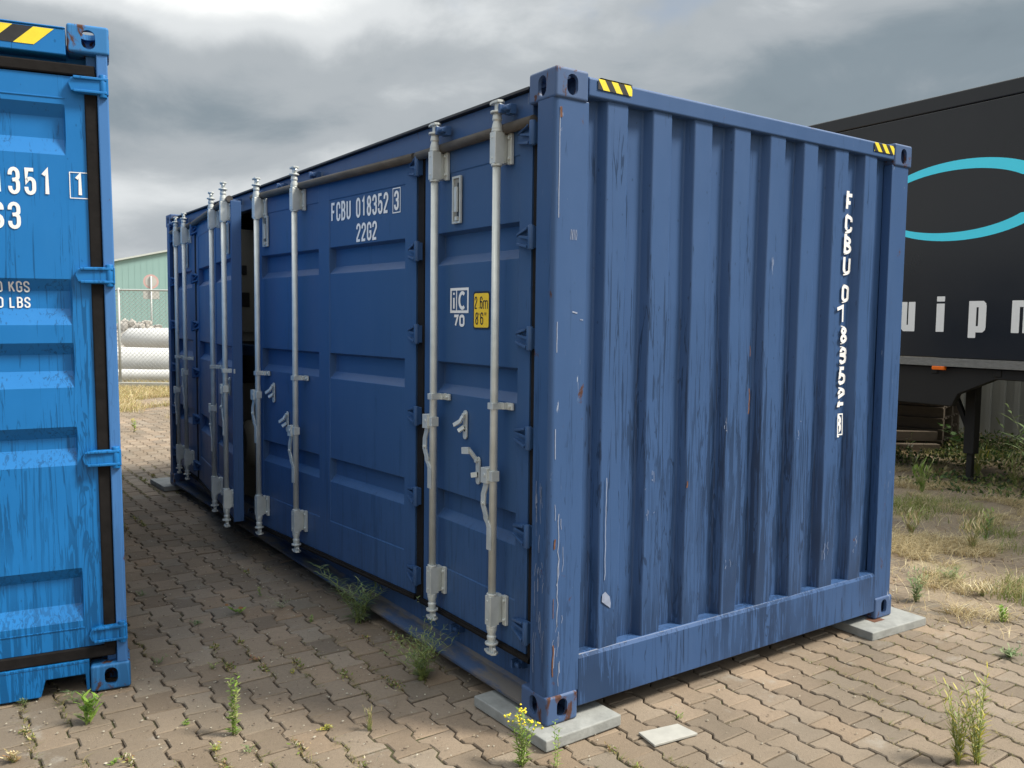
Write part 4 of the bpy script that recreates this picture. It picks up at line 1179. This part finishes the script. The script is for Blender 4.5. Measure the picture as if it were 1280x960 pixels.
# timber pallets and beams stored in the dark beyond the trailer
def pallet_stack(loc, rot, nst, label):
    for k in range(nst):
        r0 = empty('timber_pallet', (loc[0], loc[1], G0+.0+k*.15), (0, 0, rot))
        tag(r0, label[k], 'pallet', 'pallets stored beyond the trailer')
        w = MB()
        for i in range(7): w.box(-.6+i*.18, -.49+i*.18, -.4, .4, .122, .144)
        w.build('deck', MT['timber'], r0)
        w = MB()
        for i in (-.55, 0, .45): w.box(i, i+.1, -.4, .4, .0, .121)
        w.build('bearer', MT['timber'], r0)
pallet_stack((9.7, 3.95), .3, 6, ['lowest pallet of the brown stack beyond the landing leg', 'second pallet up in the brown stack beyond the landing leg', 'third pallet up in the brown stack beyond the landing leg', 'fourth pallet up in the brown stack beyond the landing leg', 'fifth pallet up in the brown stack beyond the landing leg', 'topmost pallet of the brown stack beyond the landing leg'])
for k, (q0, q1, z, lb) in enumerate((((8.1, 4.3), (9.2, 3.45), .14, 'upper grey beam lying in the dark beneath the trailer'), ((7.9, 4.1), (9.0, 3.30), .0, 'lower grey beam lying in the weeds beneath the trailer'))):
    w = MB(); w.bar((q0[0], q0[1], G0+z+.07), (q1[0], q1[1], G0+z+.07), .12, .13)
    tag(w.build('timber_beam', MT['timber'], None, .006), lb, 'beam')

# dark back hedge/wall behind the left part of the trailer
def leaf_cloud(name, n, sampler, size, cols, wfac=.5, up=.4, mat='leaf', parent=None):
    Pp = sampler(n); N = len(Pp)
    d = rng.normal(0, 1, (N, 3)); d[:, 2] += up; d /= np.linalg.norm(d, axis=1)[:, None]
    s = rng.normal(0, 1, (N, 3)); s -= d*(s*d).sum(1)[:, None]; s /= np.linalg.norm(s, axis=1)[:, None]
    nn = np.cross(d, s)
    L_ = size*(.6+.8*rng.random(N))[:, None]; Wd = L_*wfac
    V = np.stack([Pp, Pp+d*L_*.45+s*Wd*.5+nn*L_*.05, Pp+d*L_, Pp+d*L_*.45-s*Wd*.5+nn*L_*.05], 1).reshape(-1, 3)
    F = (np.arange(N)*4)[:, None]+np.arange(4)[None]
    c = np.array(cols)[rng.integers(0, len(cols), N)]*(.7+.6*rng.random((N, 1)))
    return mesh_np(name, V, F, MT[mat], tone=np.repeat(c, 4, 0), parent=parent)
GRN = [(.05, .10, .025), (.08, .14, .03), (.035, .075, .02), (.12, .17, .04)]
def samp_trailer(n):
    x = 6.3+4.3*rng.random(n)**.7; y = rng.uniform(-.4, 5.2, n)
    f0_ = fbm(x, y, 1.6, 3); kk = f0_ > .40; x, y, f0_ = x[kk], y[kk], f0_[kk]; n = len(x)
    hgt = .05+.42*(f0_-.32)*(np.clip((x-6.3)/1.5, .2, 1))
    return np.stack([x, y, G0+hgt*rng.random(n)**1.2], -1)
tag(leaf_cloud('undergrowth', 24000, samp_trailer, .05, GRN+[(.22, .22, .08), (.3, .26, .12)], .45), 'low green weeds massed in the shade under the trailer', 'undergrowth', kind='stuff')

# ------------------------------------------------------------------ blades of grass
def blades(name, P, hgt, wd, lean, cols, label, cat, kind='stuff', seg=3, parent=None):
    N = len(P); az = rng.uniform(0, 2*PI, N); H_ = hgt*(.5+rng.random(N)); ln = lean*(.3+1.2*rng.random(N))*H_
    dx, dy = np.cos(az), np.sin(az); wx, wy = -np.sin(az+.6), np.cos(az+.6)
    V = []
    for k in range(seg+1):
        t = k/seg; wv = wd*(1-t)**.7*.5 if k < seg else .0
        cx = P[:, 0]+dx*ln*t*t; cy = P[:, 1]+dy*ln*t*t; cz = P[:, 2]+H_*(t-.28*t*t*np.minimum(1.5, lean))
        V.append(np.stack([cx-wx*wv, cy-wy*wv, cz], -1)); V.append(np.stack([cx+wx*wv, cy+wy*wv, cz], -1))
    V = np.stack(V, 1); n = 2*(seg+1)
    F = []
    for k in range(seg): F.append([2*k, 2*k+1, 2*k+3, 2*k+2])
    F = (np.arange(N)*n)[:, None, None]+np.array(F)[None]
    c = np.array(cols)[rng.integers(0, len(cols), N)]*(.75+.5*rng.random((N, 1)))
    o = mesh_np(name, V.reshape(-1, 3), F.reshape(-1, 4), MT['leaf'], tone=np.repeat(c, n, 0), parent=parent)
    if label: tag(o, label, cat, kind=kind)
    return o
STRAW = [(.48, .38, .20), (.60, .50, .29), (.36, .28, .14), (.68, .60, .38)]
def field(x0, x1, y0, y1, n, s, thr, mask=True):
    x = rng.uniform(x0, x1, n); y = rng.uniform(y0, y1, n)
    d = fbm(x, y, s, 3); m = dirt_mask(x, y) if mask else 1
    k = (d*m > thr+.08*rng.random(n)); x, y = x[k], y[k]
    return np.stack([x, y, np.full(len(x), G0-.002)], -1)
P = np.concatenate([field(2.5, 8.6, -1.8, 5.5, 300000, 2.6, .60), field(2.5, 9.0, -1.8, 5.5, 9000, .5, .2)])
blades('dry_grass', P, .085, .0045, 1.6, STRAW, 'patches of straw coloured dry grass on the dirt at right', 'grass')
P = field(2.9, 9.5, -1.8, 5.5, 120000, 1.9, .66)
blades('green_grass', P, .11, .005, .8, [(.16, .22, .05), (.24, .28, .08), (.30, .31, .10)], 'thin green grass growing through the dirt at right', 'grass')
P = field(-4, 9, 11.0, 21.5, 160000, .8, .40)
blades('ochre_grass', P, .13, .009, 1.0, STRAW+[(.33, .29, .08), (.30, .30, .09), (.40, .27, .12)], 'yellowing grass beyond the paving in front of the wire fence', 'grass')
# sprouts in the joints
def joints(n, reg):
    x = rng.uniform(reg[0], reg[1], n); y = rng.uniform(reg[2], reg[3], n)
    k = np.round((x-BX)/.1425); x = BX+k*.1425+rng.normal(0, .006, n)+.0125*np.where(((y-BY)/.2005+np.where(k % 2, .5, 0)) % 1 > .5, 1, -1)*0
    d = fbm(x, y, 1.2, 3); kk = d > .55; return np.stack([x[kk], y[kk], np.full(kk.sum(), G0-.008)], -1)
J = np.concatenate([joints(36000, (-3.2, .2, -.8, 7.5)), joints(5000, (.2, 2.9, -1.6, -.02))])
blades('joint_moss', J, .022, .0035, 1.5, [(.12, .15, .03), (.20, .19, .06), (.30, .24, .10)], 'tiny moss and grass sprouting in the joints between pavers', 'moss')

def joint_clusters(n):
    P = joints(900, (-3.2, .15, -.8, 7.0)); c = P[rng.integers(0, len(P), 240)]
    q = np.repeat(c, 26, 0); sp = np.repeat(.008+.03*rng.random((240, 1))**2, 26, 0)
    q = q+np.concatenate([rng.normal(0, 1, (len(q), 1))*sp*.6, rng.normal(0, 1, (len(q), 1))*sp, rng.random((len(q), 1))*.016+.008], 1)
    return q
tag(leaf_cloud('joint_weeds', 0, joint_clusters, .016, [(.14, .2, .04), (.25, .32, .07), (.36, .33, .1), (.4, .3, .16), (.3, .17, .09), (.5, .45, .33)], .38), 'tiny mixed weeds and withered leaves caught in the paving joints', 'weeds', kind='stuff')
# litter: small pale bits and stones
def litter():
    n = 3200; x = np.concatenate([rng.uniform(-2.6, .1, n), rng.uniform(.0, 2.6, 250), rng.uniform(2.6, 6.5, 1500)])
    y = np.concatenate([rng.uniform(-.6, 4.5, n), rng.uniform(-1.6, -.02, 250), rng.uniform(-1.5, 3.5, 1500)])
    N = len(x); V = []; F = []
    for i in range(N):
        s = random.uniform(.002, .0065) if i < n+250 else random.uniform(.003, .013); b = len(V); z = G0+.004
        for k in range(5):
            a = 2*PI*k/5+random.random(); V.append((x[i]+s*math.cos(a)*random.uniform(.6, 1.3), y[i]+s*math.sin(a), z+random.random()*s*.5))
        V.append((x[i], y[i], z+s*.9))
        for k in range(5): F.append((b+k, b+(k+1) % 5, b+5))
    c = np.array([(.42, .39, .31), (.20, .15, .10), (.50, .47, .38), (.10, .07, .05), (.33, .28, .2)])[rng.integers(0, 5, N)]
    tag(mesh_np('ground_litter', np.array(V), np.array(F), MT['leaf'], tone=np.repeat(c, 6, 0)), 'small pale bits of litter and grit scattered on the pavers', 'litter', kind='stuff')
litter()

# ------------------------------------------------------------------ individual weeds
def ribbon(V, F, Cc, p, d, up, Lf, Wf, col, droop=.3, seg=3):
    """one leaf: curved ribbon"""
    d = d.normalized(); s = d.cross(up)
    if s.length < .05: s = d.cross(Vector((1, 0, 0)))
    s.normalize(); b = len(V); q = Vector(p)
    for k in range(seg+1):
        t = k/seg; wv = Wf*.5*(math.sin(PI*(.12+.88*t))**.8 if k < seg else 0.02)
        V.append(q-s*wv); V.append(q+s*wv); Cc.append(col); Cc.append(col)
        d2 = (d-Vector((0, 0, 1))*droop*t).normalized(); q = q+d2*Lf/seg
    for k in range(seg): F.append((b+2*k, b+2*k+1, b+2*k+3, b+2*k+2))
def weed(name, px_, label, cat='weed', h=.12, stems=3, spread=.3, leaf=.03, lw=.006, nl=16, cols=GRN, droop=.3, fl=None, rnd=0, wild=.2, pos=None, up=.5, grp=None):
    rs = random.Random(hash(label) % 1000 if False else sum(map(ord, label)))
    p0 = gpt(*px_) if pos is None else Vector(pos)
    root = empty(name, (p0.x, p0.y, G0-.002)); tag(root, label, cat, grp)
    V, F, Cc = [], [], []; st = MB(); fb_ = []
    for s in range(stems):
        az = rs.uniform(0, 2*PI); sp = spread*rs.uniform(.2, 1); q = Vector((rs.uniform(-.01, .01), rs.uniform(-.01, .01), 0))
        hh = h*rs.uniform(.65, 1.1); pts = []; n = 7
        for k in range(n+1):
            t = k/n; pts.append(q+Vector((math.cos(az)*sp*hh*t**1.4, math.sin(az)*sp*hh*t**1.4, hh*t*(1-.12*t*sp*2)))+Vector((rs.uniform(-1, 1), rs.uniform(-1, 1), 0))*wild*hh*.04)
        st.tube(pts, [.0007*(1-.6*k/n)*(1+h*4) for k in range(n+1)], 5)
        for i in range(nl):
            t = (i+.5+rs.random()*.5)/nl; kf = t*n; k = min(n-1, int(kf)); p = pts[k].lerp(pts[k+1], kf-k)
            a = i*2.4+rs.random()*.8; d = Vector((math.cos(a), math.sin(a), up+rs.uniform(-.2, .3)))
            c = Vector(cols[rs.randrange(len(cols))])*rs.uniform(.75, 1.25)
            ribbon(V, F, Cc, p, d, Vector((0, 0, 1)), leaf*rs.uniform(.6, 1.15)*(1-.35*t), lw*rs.uniform(.7, 1.2), tuple(c), droop)
        if fl:
            for i in range(fl):
                tpt = pts[-1]+Vector((rs.uniform(-1, 1), rs.uniform(-1, 1), rs.uniform(-.8, .6)))*.018; fb_.append(tpt)
    st.build('stem', MT['stem'], root, recalc=False)
    mesh_np('foliage', np.array([tuple(v_) for v_ in V]), np.array(F), MT['leaf'], tone=np.array(Cc), parent=root)
    if fb_:
        w = MB()
        for p in fb_:
            w.tube([p-Vector((0, 0, .003)), p, p+Vector((0, 0, .003))], [.002, .005, .002], 6)
        w.build('flower', MT['flower'], root, recalc=False)
    return root
FRESH = [(.20, .34, .05), (.28, .42, .07), (.16, .28, .05)]
PALE = [(.30, .36, .12), (.24, .32, .09), (.36, .38, .16)]
GREY = [(.16, .24, .10), (.20, .28, .12), (.26, .32, .16), (.12, .19, .07)]
YEL = [(.40, .38, .06), (.50, .44, .06), (.30, .32, .07)]
STR = STRAW
weed('bushy_weed', (450, 778), 'bushy long leaved green weed by the container sill, left of the two', h=.36, stems=16, spread=.8, leaf=.10, lw=.0055, nl=20, cols=GREY, droop=.9, wild=2, grp='bushy weeds by the container sill')
weed('bushy_weed', (528, 848), 'bushy feathery green weed by the container sill below the second bar', h=.26, stems=30, spread=.95, leaf=.060, lw=.0045, nl=18, cols=GREY+PALE, droop=.7, wild=2, grp='bushy weeds by the container sill')
weed('bushy_weed', (556, 812), 'tall thin weed stem with narrow leaves touching the container sill', h=.30, stems=4, spread=.6, leaf=.08, lw=.006, nl=14, cols=GREY, droop=.6, grp='bushy weeds by the container sill')
weed('leafy_weed', (110, 905), 'bright green upright weed in front of the bright blue container', h=.13, stems=4, spread=.35, leaf=.065, lw=.012, nl=16, cols=FRESH, droop=.5, up=1.0)
weed('tall_weed', (293, 918), 'tall narrow pale green weed standing on the pavers near the bottom', h=.25, stems=5, spread=.12, leaf=.036, lw=.010, nl=24, cols=FRESH+PALE, droop=.4)
weed('flowering_weed', (652, 958), 'green weed with yellow flower heads in front of the near pad', h=.26, stems=7, spread=.30, leaf=.045, lw=.007, nl=26, cols=FRESH+PALE, fl=7)
weed('thin_weed', (697, 960), 'single thin green weed stalk right of the yellow flowering weed', h=.19, stems=2, spread=.1, leaf=.030, lw=.006, nl=24, cols=FRESH+PALE)
weed('pale_weed', (1198, 955), 'pale yellow green twin stalked weed on the pavers at bottom right', h=.30, stems=10, spread=.42, leaf=.052, lw=.005, nl=30, cols=PALE+YEL, droop=.15, up=.75)
weed('pale_weed', (1222, 955), 'taller pale flowering weed beside the twin stalked one at bottom right', h=.35, stems=10, spread=.38, leaf=.055, lw=.0055, nl=30, cols=PALE+YEL, droop=.15, up=.75)
weed('seedling', (297, 768), 'broad leaved seedling with red tinged leaf on the pavers mid left', 'seedling', h=.07, stems=2, spread=.8, leaf=.055, lw=.026, nl=4, cols=FRESH+[(.35, .16, .05)], droop=.2)
weed('curled_weed', (352, 760), 'pale curled dried weed on the pavers right of the seedling', h=.085, stems=5, spread=1.2, leaf=.035, lw=.003, nl=12, cols=[(.36, .38, .26), (.3, .34, .2)], droop=1.2)
weed('small_weed', (388, 778), 'small green weed in a joint right of the curled weed', h=.05, stems=2, spread=.4, leaf=.022, lw=.007, nl=10, cols=FRESH)
weed('dry_tuft', (461, 912), 'small bleached dry tuft standing on the pavers near the bottom', 'dry tuft', h=.10, stems=14, spread=.22, leaf=.03, lw=.003, nl=5, cols=STR, droop=.2, up=1.8)
weed('yellow_weed', (405, 912), 'low yellow weed lying flat left of the dry tuft', h=.02, stems=5, spread=2.6, leaf=.022, lw=.005, nl=8, cols=YEL)
weed('small_weed', (265, 836), 'small pale green weed between the tall narrow weed and the alley', h=.035, stems=3, spread=1.5, leaf=.025, lw=.006, nl=8, cols=PALE)
weed('red_weed', (320, 826), 'low reddish withered weed on the pavers', h=.03, stems=5, spread=1.8, leaf=.022, lw=.006, nl=9, cols=[(.33, .14, .08), (.4, .3, .15), (.28, .2, .1)])
weed('small_weed', (195, 830), 'small grey green weed beside the bright blue container corner', h=.045, stems=3, spread=1.2, leaf=.03, lw=.005, nl=8, cols=GREY)
weed('small_weed', (235, 905), 'tiny bright weed left of the tall narrow weed', h=.025, stems=3, spread=1, leaf=.018, lw=.007, nl=6, cols=FRESH)
weed('yellow_weed', (270, 938), 'low yellow green weed below the tall narrow weed', h=.03, stems=5, spread=1.6, leaf=.022, lw=.006, nl=8, cols=YEL+PALE)
weed('small_weed', (312, 940), 'tiny grey weed right of the low yellow green one', h=.03, stems=3, spread=1.3, leaf=.02, lw=.005, nl=8, cols=GREY)
weed('small_weed', (365, 842), 'tiny yellow green weed right of the red weed', h=.022, stems=3, spread=1.2, leaf=.018, lw=.006, nl=6, cols=YEL)
weed('small_weed', (178, 745), 'small faint weed in the alley beside the bright blue container', h=.03, stems=3, spread=1.2, leaf=.03, lw=.007, nl=7, cols=GREY)
weed('small_weed', (325, 745), 'small upright weed near the foot of the open doors', h=.06, stems=2, spread=.4, leaf=.025, lw=.008, nl=8, cols=FRESH)
weed('small_weed', (246, 780), 'small flat green weed in the alley paving', h=.02, stems=5, spread=2.5, leaf=.022, lw=.005, nl=9, cols=GREY)
weed('dry_tuft', (18, 952), 'withered orange tuft at the bottom left corner', 'dry tuft', h=.05, stems=12, spread=1.0, leaf=.03, lw=.005, nl=8, cols=STR+[(.35, .2, .08)])
weed('small_weed', (142, 955), 'tiny green weed at the bottom edge left', h=.02, stems=3, spread=1, leaf=.02, lw=.007, nl=6, cols=FRESH)
weed('small_weed', (95, 878), 'small weed under the sill of the bright blue container', h=.07, stems=4, spread=.9, leaf=.045, lw=.005, nl=8, cols=GREY, droop=.8)
weed('small_weed', (30, 880), 'small weed at the foot of the bright blue container left side', h=.03, stems=4, spread=1.2, leaf=.03, lw=.004, nl=8, cols=GREY)
weed('small_weed', (848, 898), 'tiny green weed at the foot of the ribbed end wall', h=.03, stems=3, spread=1, leaf=.018, lw=.005, nl=6, cols=FRESH)
weed('tall_weed', (168, 540), 'small bright weed far up the alley between the containers', h=.20, stems=5, spread=.3, leaf=.06, lw=.02, nl=10, cols=FRESH+YEL)
weed('leafy_weed', (1254, 778), 'bright green upright weed on the dirt at right', h=.09, stems=3, spread=.3, leaf=.045, lw=.010, nl=14, cols=FRESH, up=1)
weed('grey_weed', (1146, 752), 'grey green feathery weed behind the right pad', h=.20, stems=12, spread=.6, leaf=0.060, lw=0.0065, nl=14, cols=GREY, droop=.4)
weed('grass_tuft', (1138, 672), 'green and straw grass tuft beside the right corner post', 'grass tuft', h=.24, stems=16, spread=.55, leaf=0.105, lw=0.0078, nl=6, cols=PALE+STR, up=1.5)
weed('grass_tuft', (1215, 690), 'straw coloured grass tuft in the middle of the dirt', 'grass tuft', h=.30, stems=22, spread=.55, leaf=0.090, lw=0.0065, nl=6, cols=STR, up=1.5)
weed('grass_tuft', (1232, 678), 'green weed tuft right of the straw tuft', 'grass tuft', h=.26, stems=7, spread=.4, leaf=0.090, lw=0.0104, nl=9, cols=FRESH+GREY)
weed('grass_tuft', (1190, 730), 'low spreading grey tuft in front of the straw tuft', 'grass tuft', h=.12, stems=14, spread=1.1, leaf=0.075, lw=0.0065, nl=8, cols=GREY+PALE)
weed('grass_tuft', (1228, 745), 'flattened yellow grass tuft near the bright green weed', 'grass tuft', h=.11, stems=26, spread=1.8, leaf=0.075, lw=0.0052, nl=6, cols=STR, up=1)
weed('grass_tuft', (1152, 618), 'bright green grass tuft near the trailer shade', 'grass tuft', h=.34, stems=14, spread=.4, leaf=0.135, lw=0.0104, nl=6, cols=PALE+FRESH, up=1.8)
weed('grass_tuft', (1222, 600), 'yellow green grass tuft at the edge of the trailer shade', 'grass tuft', h=.42, stems=18, spread=.5, leaf=0.180, lw=0.0091, nl=6, cols=PALE+YEL, up=1.6)
weed('grass_tuft', (1268, 612), 'straw grass tuft at the right edge below the trailer', 'grass tuft', h=.38, stems=16, spread=.6, leaf=0.150, lw=0.0091, nl=6, cols=STR+PALE, up=1.6)
weed('grass_tuft', (1262, 822), 'spreading green tuft at the right edge beside the pavers', 'grass tuft', h=.06, stems=10, spread=1.6, leaf=0.045, lw=0.0078, nl=9, cols=GREY)
weed('leafy_plant', (1140, 560), 'leafy green plant left of the landing leg under the trailer', 'plant', h=.5, stems=3, spread=.3, leaf=.15, lw=.07, nl=9, cols=[(.09, .2, .04), (.14, .26, .06)])
weed('leafy_plant', (1200, 566), 'broad leafy plant right of the landing leg under the trailer', 'plant', h=.45, stems=6, spread=.7, leaf=.13, lw=.06, nl=10, cols=[(.07, .15, .04), (.12, .22, .06)])
weed('spiky_plant', (1284, 585), 'spiky long leaved plant at the right edge before the steel wall', 'plant', h=.75, stems=6, spread=.6, leaf=.40, lw=.03, nl=10, cols=[(.14, .22, .08), (.2, .28, .12)], droop=.6)
weed('stalk_plant', (1142, 590), 'dry pale stalked plant near the container corner under the trailer', 'plant', h=.45, stems=4, spread=.6, leaf=0.075, lw=0.0260, nl=8, cols=[(.5, .48, .36), (.2, .28, .1)])

# ------------------------------------------------------------------ background on the left
# teal gabled hall
hb = empty('teal_hall', (8, 50, G0)); tag(hb, 'pale teal metal clad hall with sloping gable behind the wire fence', 'building')
fwd = Vector((CAM.x-9, CAM.y-51, 0)).normalized(); rt = Vector((-fwd.y, fwd.x, 0)); rt = rt if rt.x > 0 else -rt
hb.rotation_euler = (0, 0, math.atan2(rt.y, rt.x)); hb.location = (9, 51, G0)
w = MB(); P = [(-9, 0), (19, 0), (19, 3.6), (5.5, 7.0), (-9, 3.35)]
P = [(-13, 0), (23, 0), (23, 2.9), (7.0, 6.85), (-13, 2.05)]
w.prism(P, lambda p: (p[0], 0, p[1]), lambda p: (p[0], 22, p[1])); w.build('wall', MT['teal'], hb)
w = MB()
for a, b in ((P[4], P[3]), (P[3], P[2])):
    w.bar((a[0], 11, a[1]+.06), (b[0], 11, b[1]+.06), 22.3, .10)
w.build('roof', MT['pale_trim'], hb)
w = MB(); k = -12.8
while k < 22.8:
    top = 2.05+(k+13)*.24 if k < 7 else 6.85-(k-7)*.247
    w.box(k, k+.03, -.008, .0, .05, top-.1); k += .33
w.build('cladding_seam', MT['teal'], hb)

# wire fence
fn_ = empty('wire_fence', (1.89, 19.17, G0)); tag(fn_, 'grey chain link fence with a top rail across the far end', 'fence')
fd = Vector((.8207, -.5714, 0)); FB = Vector((1.89, 19.17, G0)); 
def fp(s, z): return tuple(fd*s+Vector((0, 0, z)))
HF = 2.30
w = MB()
w.tube([fp(-9, HF), fp(9, HF)], .022, 8); w.build('top_rail', MT['mesh_wire'], fn_)
for k in range(7):
    w = MB(); w.tube([fp(-8.6+k*2.9, 0), fp(-8.6+k*2.9, HF+.05)], .03, 10); w.build('post', MT['mesh_wire'], fn_)
w = MB(); s = -9-HF
while s < 9:
    for a, b in ((s, s+HF), (s+HF, s)):
        x0, x1 = a, b; z0, z1 = .12, HF
        # clip to the fence
        def at(t): return x0+(x1-x0)*t, z0+(z1-z0)*t
        t0, t1 = 0, 1
        if x0 < -9: t0 = (-9-x0)/(x1-x0)
        if x1 > 9: t1 = (9-x0)/(x1-x0)
        if x0 > 9: t0 = (9-x0)/(x1-x0)
        if x1 < -9: t1 = (-9-x0)/(x1-x0)
        if t1 > t0: w.bar(fp(*at(t0)), fp(*at(t1)), .006, .006)
    s += .10
w.build('mesh', MT['mesh_wire'], fn_, recalc=False)
w = MB(); w.bar(fp(-9, .02), fp(9, .02), .14, .24); w.build('kerb_base', MT['slab_light'], fn_, .01)

# round sign behind the fence
sg = empty('round_sign', (5.36, 31.4, G0)); tag(sg, 'round red rimmed sign on a thin pole above a small plate', 'sign')
tocam = (CAM-Vector((5.36, 31.4, CAM.z))).normalized(); sr = Vector((-tocam.y, tocam.x, 0))
sg.rotation_euler = (0, 0, math.atan2(tocam.x*-1, tocam.y)+PI)
w = MB(); w.tube([(0, 0, 0), (0, 0, 3.2)], .035, 10); w.build('pole', MT['mesh_wire'], sg)
sy = -1
w = MB()
def disc(r, y0, y1, zc_): w.tube([(0, y0, zc_), (0, y1, zc_)], r, 32)
disc(.27, .04, .06, 3.0); w.build('rim', MT['sign_red'], sg); w = MB(); disc(.20, .061, .066, 3.0); disc(.20, .034, .039, 3.0); w.build('face', MT['sign_grey'], sg)
w = MB(); w.box(-.28, .28, .04, .06, 2.35, 2.66); w.build('plate', MT['sign_grey'], sg, .01)

# white wrapped rolls and rubble behind the fence
def roll(s0, s1, dist, zc_, r, label, name='wrapped_roll', mat='white_wrap'):
    o0 = FB+Vector((.571, .82, 0))*dist
    w = MB(); a = o0+fd*s0; b = o0+fd*s1; a.z = b.z = zc_
    n = 18; pts = [a+(b-a)*(k/n) for k in range(n+1)]; rad = [r*(1+.05*random.uniform(-1, 1)) for k in range(n+1)]
    rad[0] = r*.45; pts[0] = a; pts[1] = a+(b-a).normalized()*r*.5; rad[1] = r*.9; rad[-1] = r*.4
    w.tube(pts, rad, 20); o = w.build(name, MT[mat]); return tag(o, label, 'wrapped roll', 'white wrapped rolls behind the wire fence')
roll(-2.05, 9, 5, .97, .36, 'white wrapped roll lying on top, rounded end at left, behind the fence')
roll(-7, 9, 2.5, .46, .36, 'long white wrapped roll lower in front behind the fence')
roll(-7, 9, 1.6, .13, .17, 'lowest white wrapped roll just behind the fence')
def rocks():
    V = []; F = []
    o0 = FB+Vector((.571, .82, 0))*6.4; side = Vector((.571, .82, 0))
    def hgt(s_, t): return max(0, (1-abs(t-1.7)/1.8))*(1.35+.5*(float(fbm(s_, t, .8, 3))-.5)*2)
    ns, nt = 70, 14
    for i in range(ns):
        for j in range(nt):
            s_ = -9+18*i/(ns-1); t = 3.4*j/(nt-1); p = o0+fd*s_+side*t; V.append((p.x, p.y, G0+hgt(s_, t)-.06))
    for i in range(ns-1):
        for j in range(nt-1): a = i*nt+j; F.append((a, a+1, a+nt+1)); F.append((a, a+nt+1, a+nt))
    for i in range(1500):
        s_ = rng.uniform(-8.8, 8.8); t = rng.uniform(.1, 2.3); p = o0+fd*s_+side*t
        z = G0+hgt(s_, t)-.04; r = .05+.13*rng.random()**2; b_ = len(V)
        bm = bmesh.new(); bmesh.ops.create_icosphere(bm, subdivisions=1, radius=r)
        for v_ in bm.verts: v_.co *= random.uniform(.6, 1.2); V.append((p.x+v_.co.x, p.y+v_.co.y, z+v_.co.z))
        bm.verts.index_update()
        for f in bm.faces: F.append(tuple(b_+v_.index for v_ in f.verts))
        bm.free()
    mesh = mesh_np('rubble_heap', np.array(V), np.array(F), MT['rubble'])
    tag(mesh, 'long heap of grey rubble behind the white rolls', 'rubble', kind='stuff')
rocks()
rf = empty('rusty_frame', tuple(FB+Vector((.571, .82, 0))*7.0+fd*2.0)); tag(rf, 'rusty low metal frame standing on the rubble behind the fence', 'frame')
w = MB()
for s in (0, 1.2, 2.4): w.bar(fp(s, .6), fp(s, 1.75), .06, .06)
for z in (1.70, 1.35): w.bar(fp(-.05, z), fp(2.45, z), .06, .06)
w.build('bars', MT['rust'], rf)

bpy.context.view_layer.update()
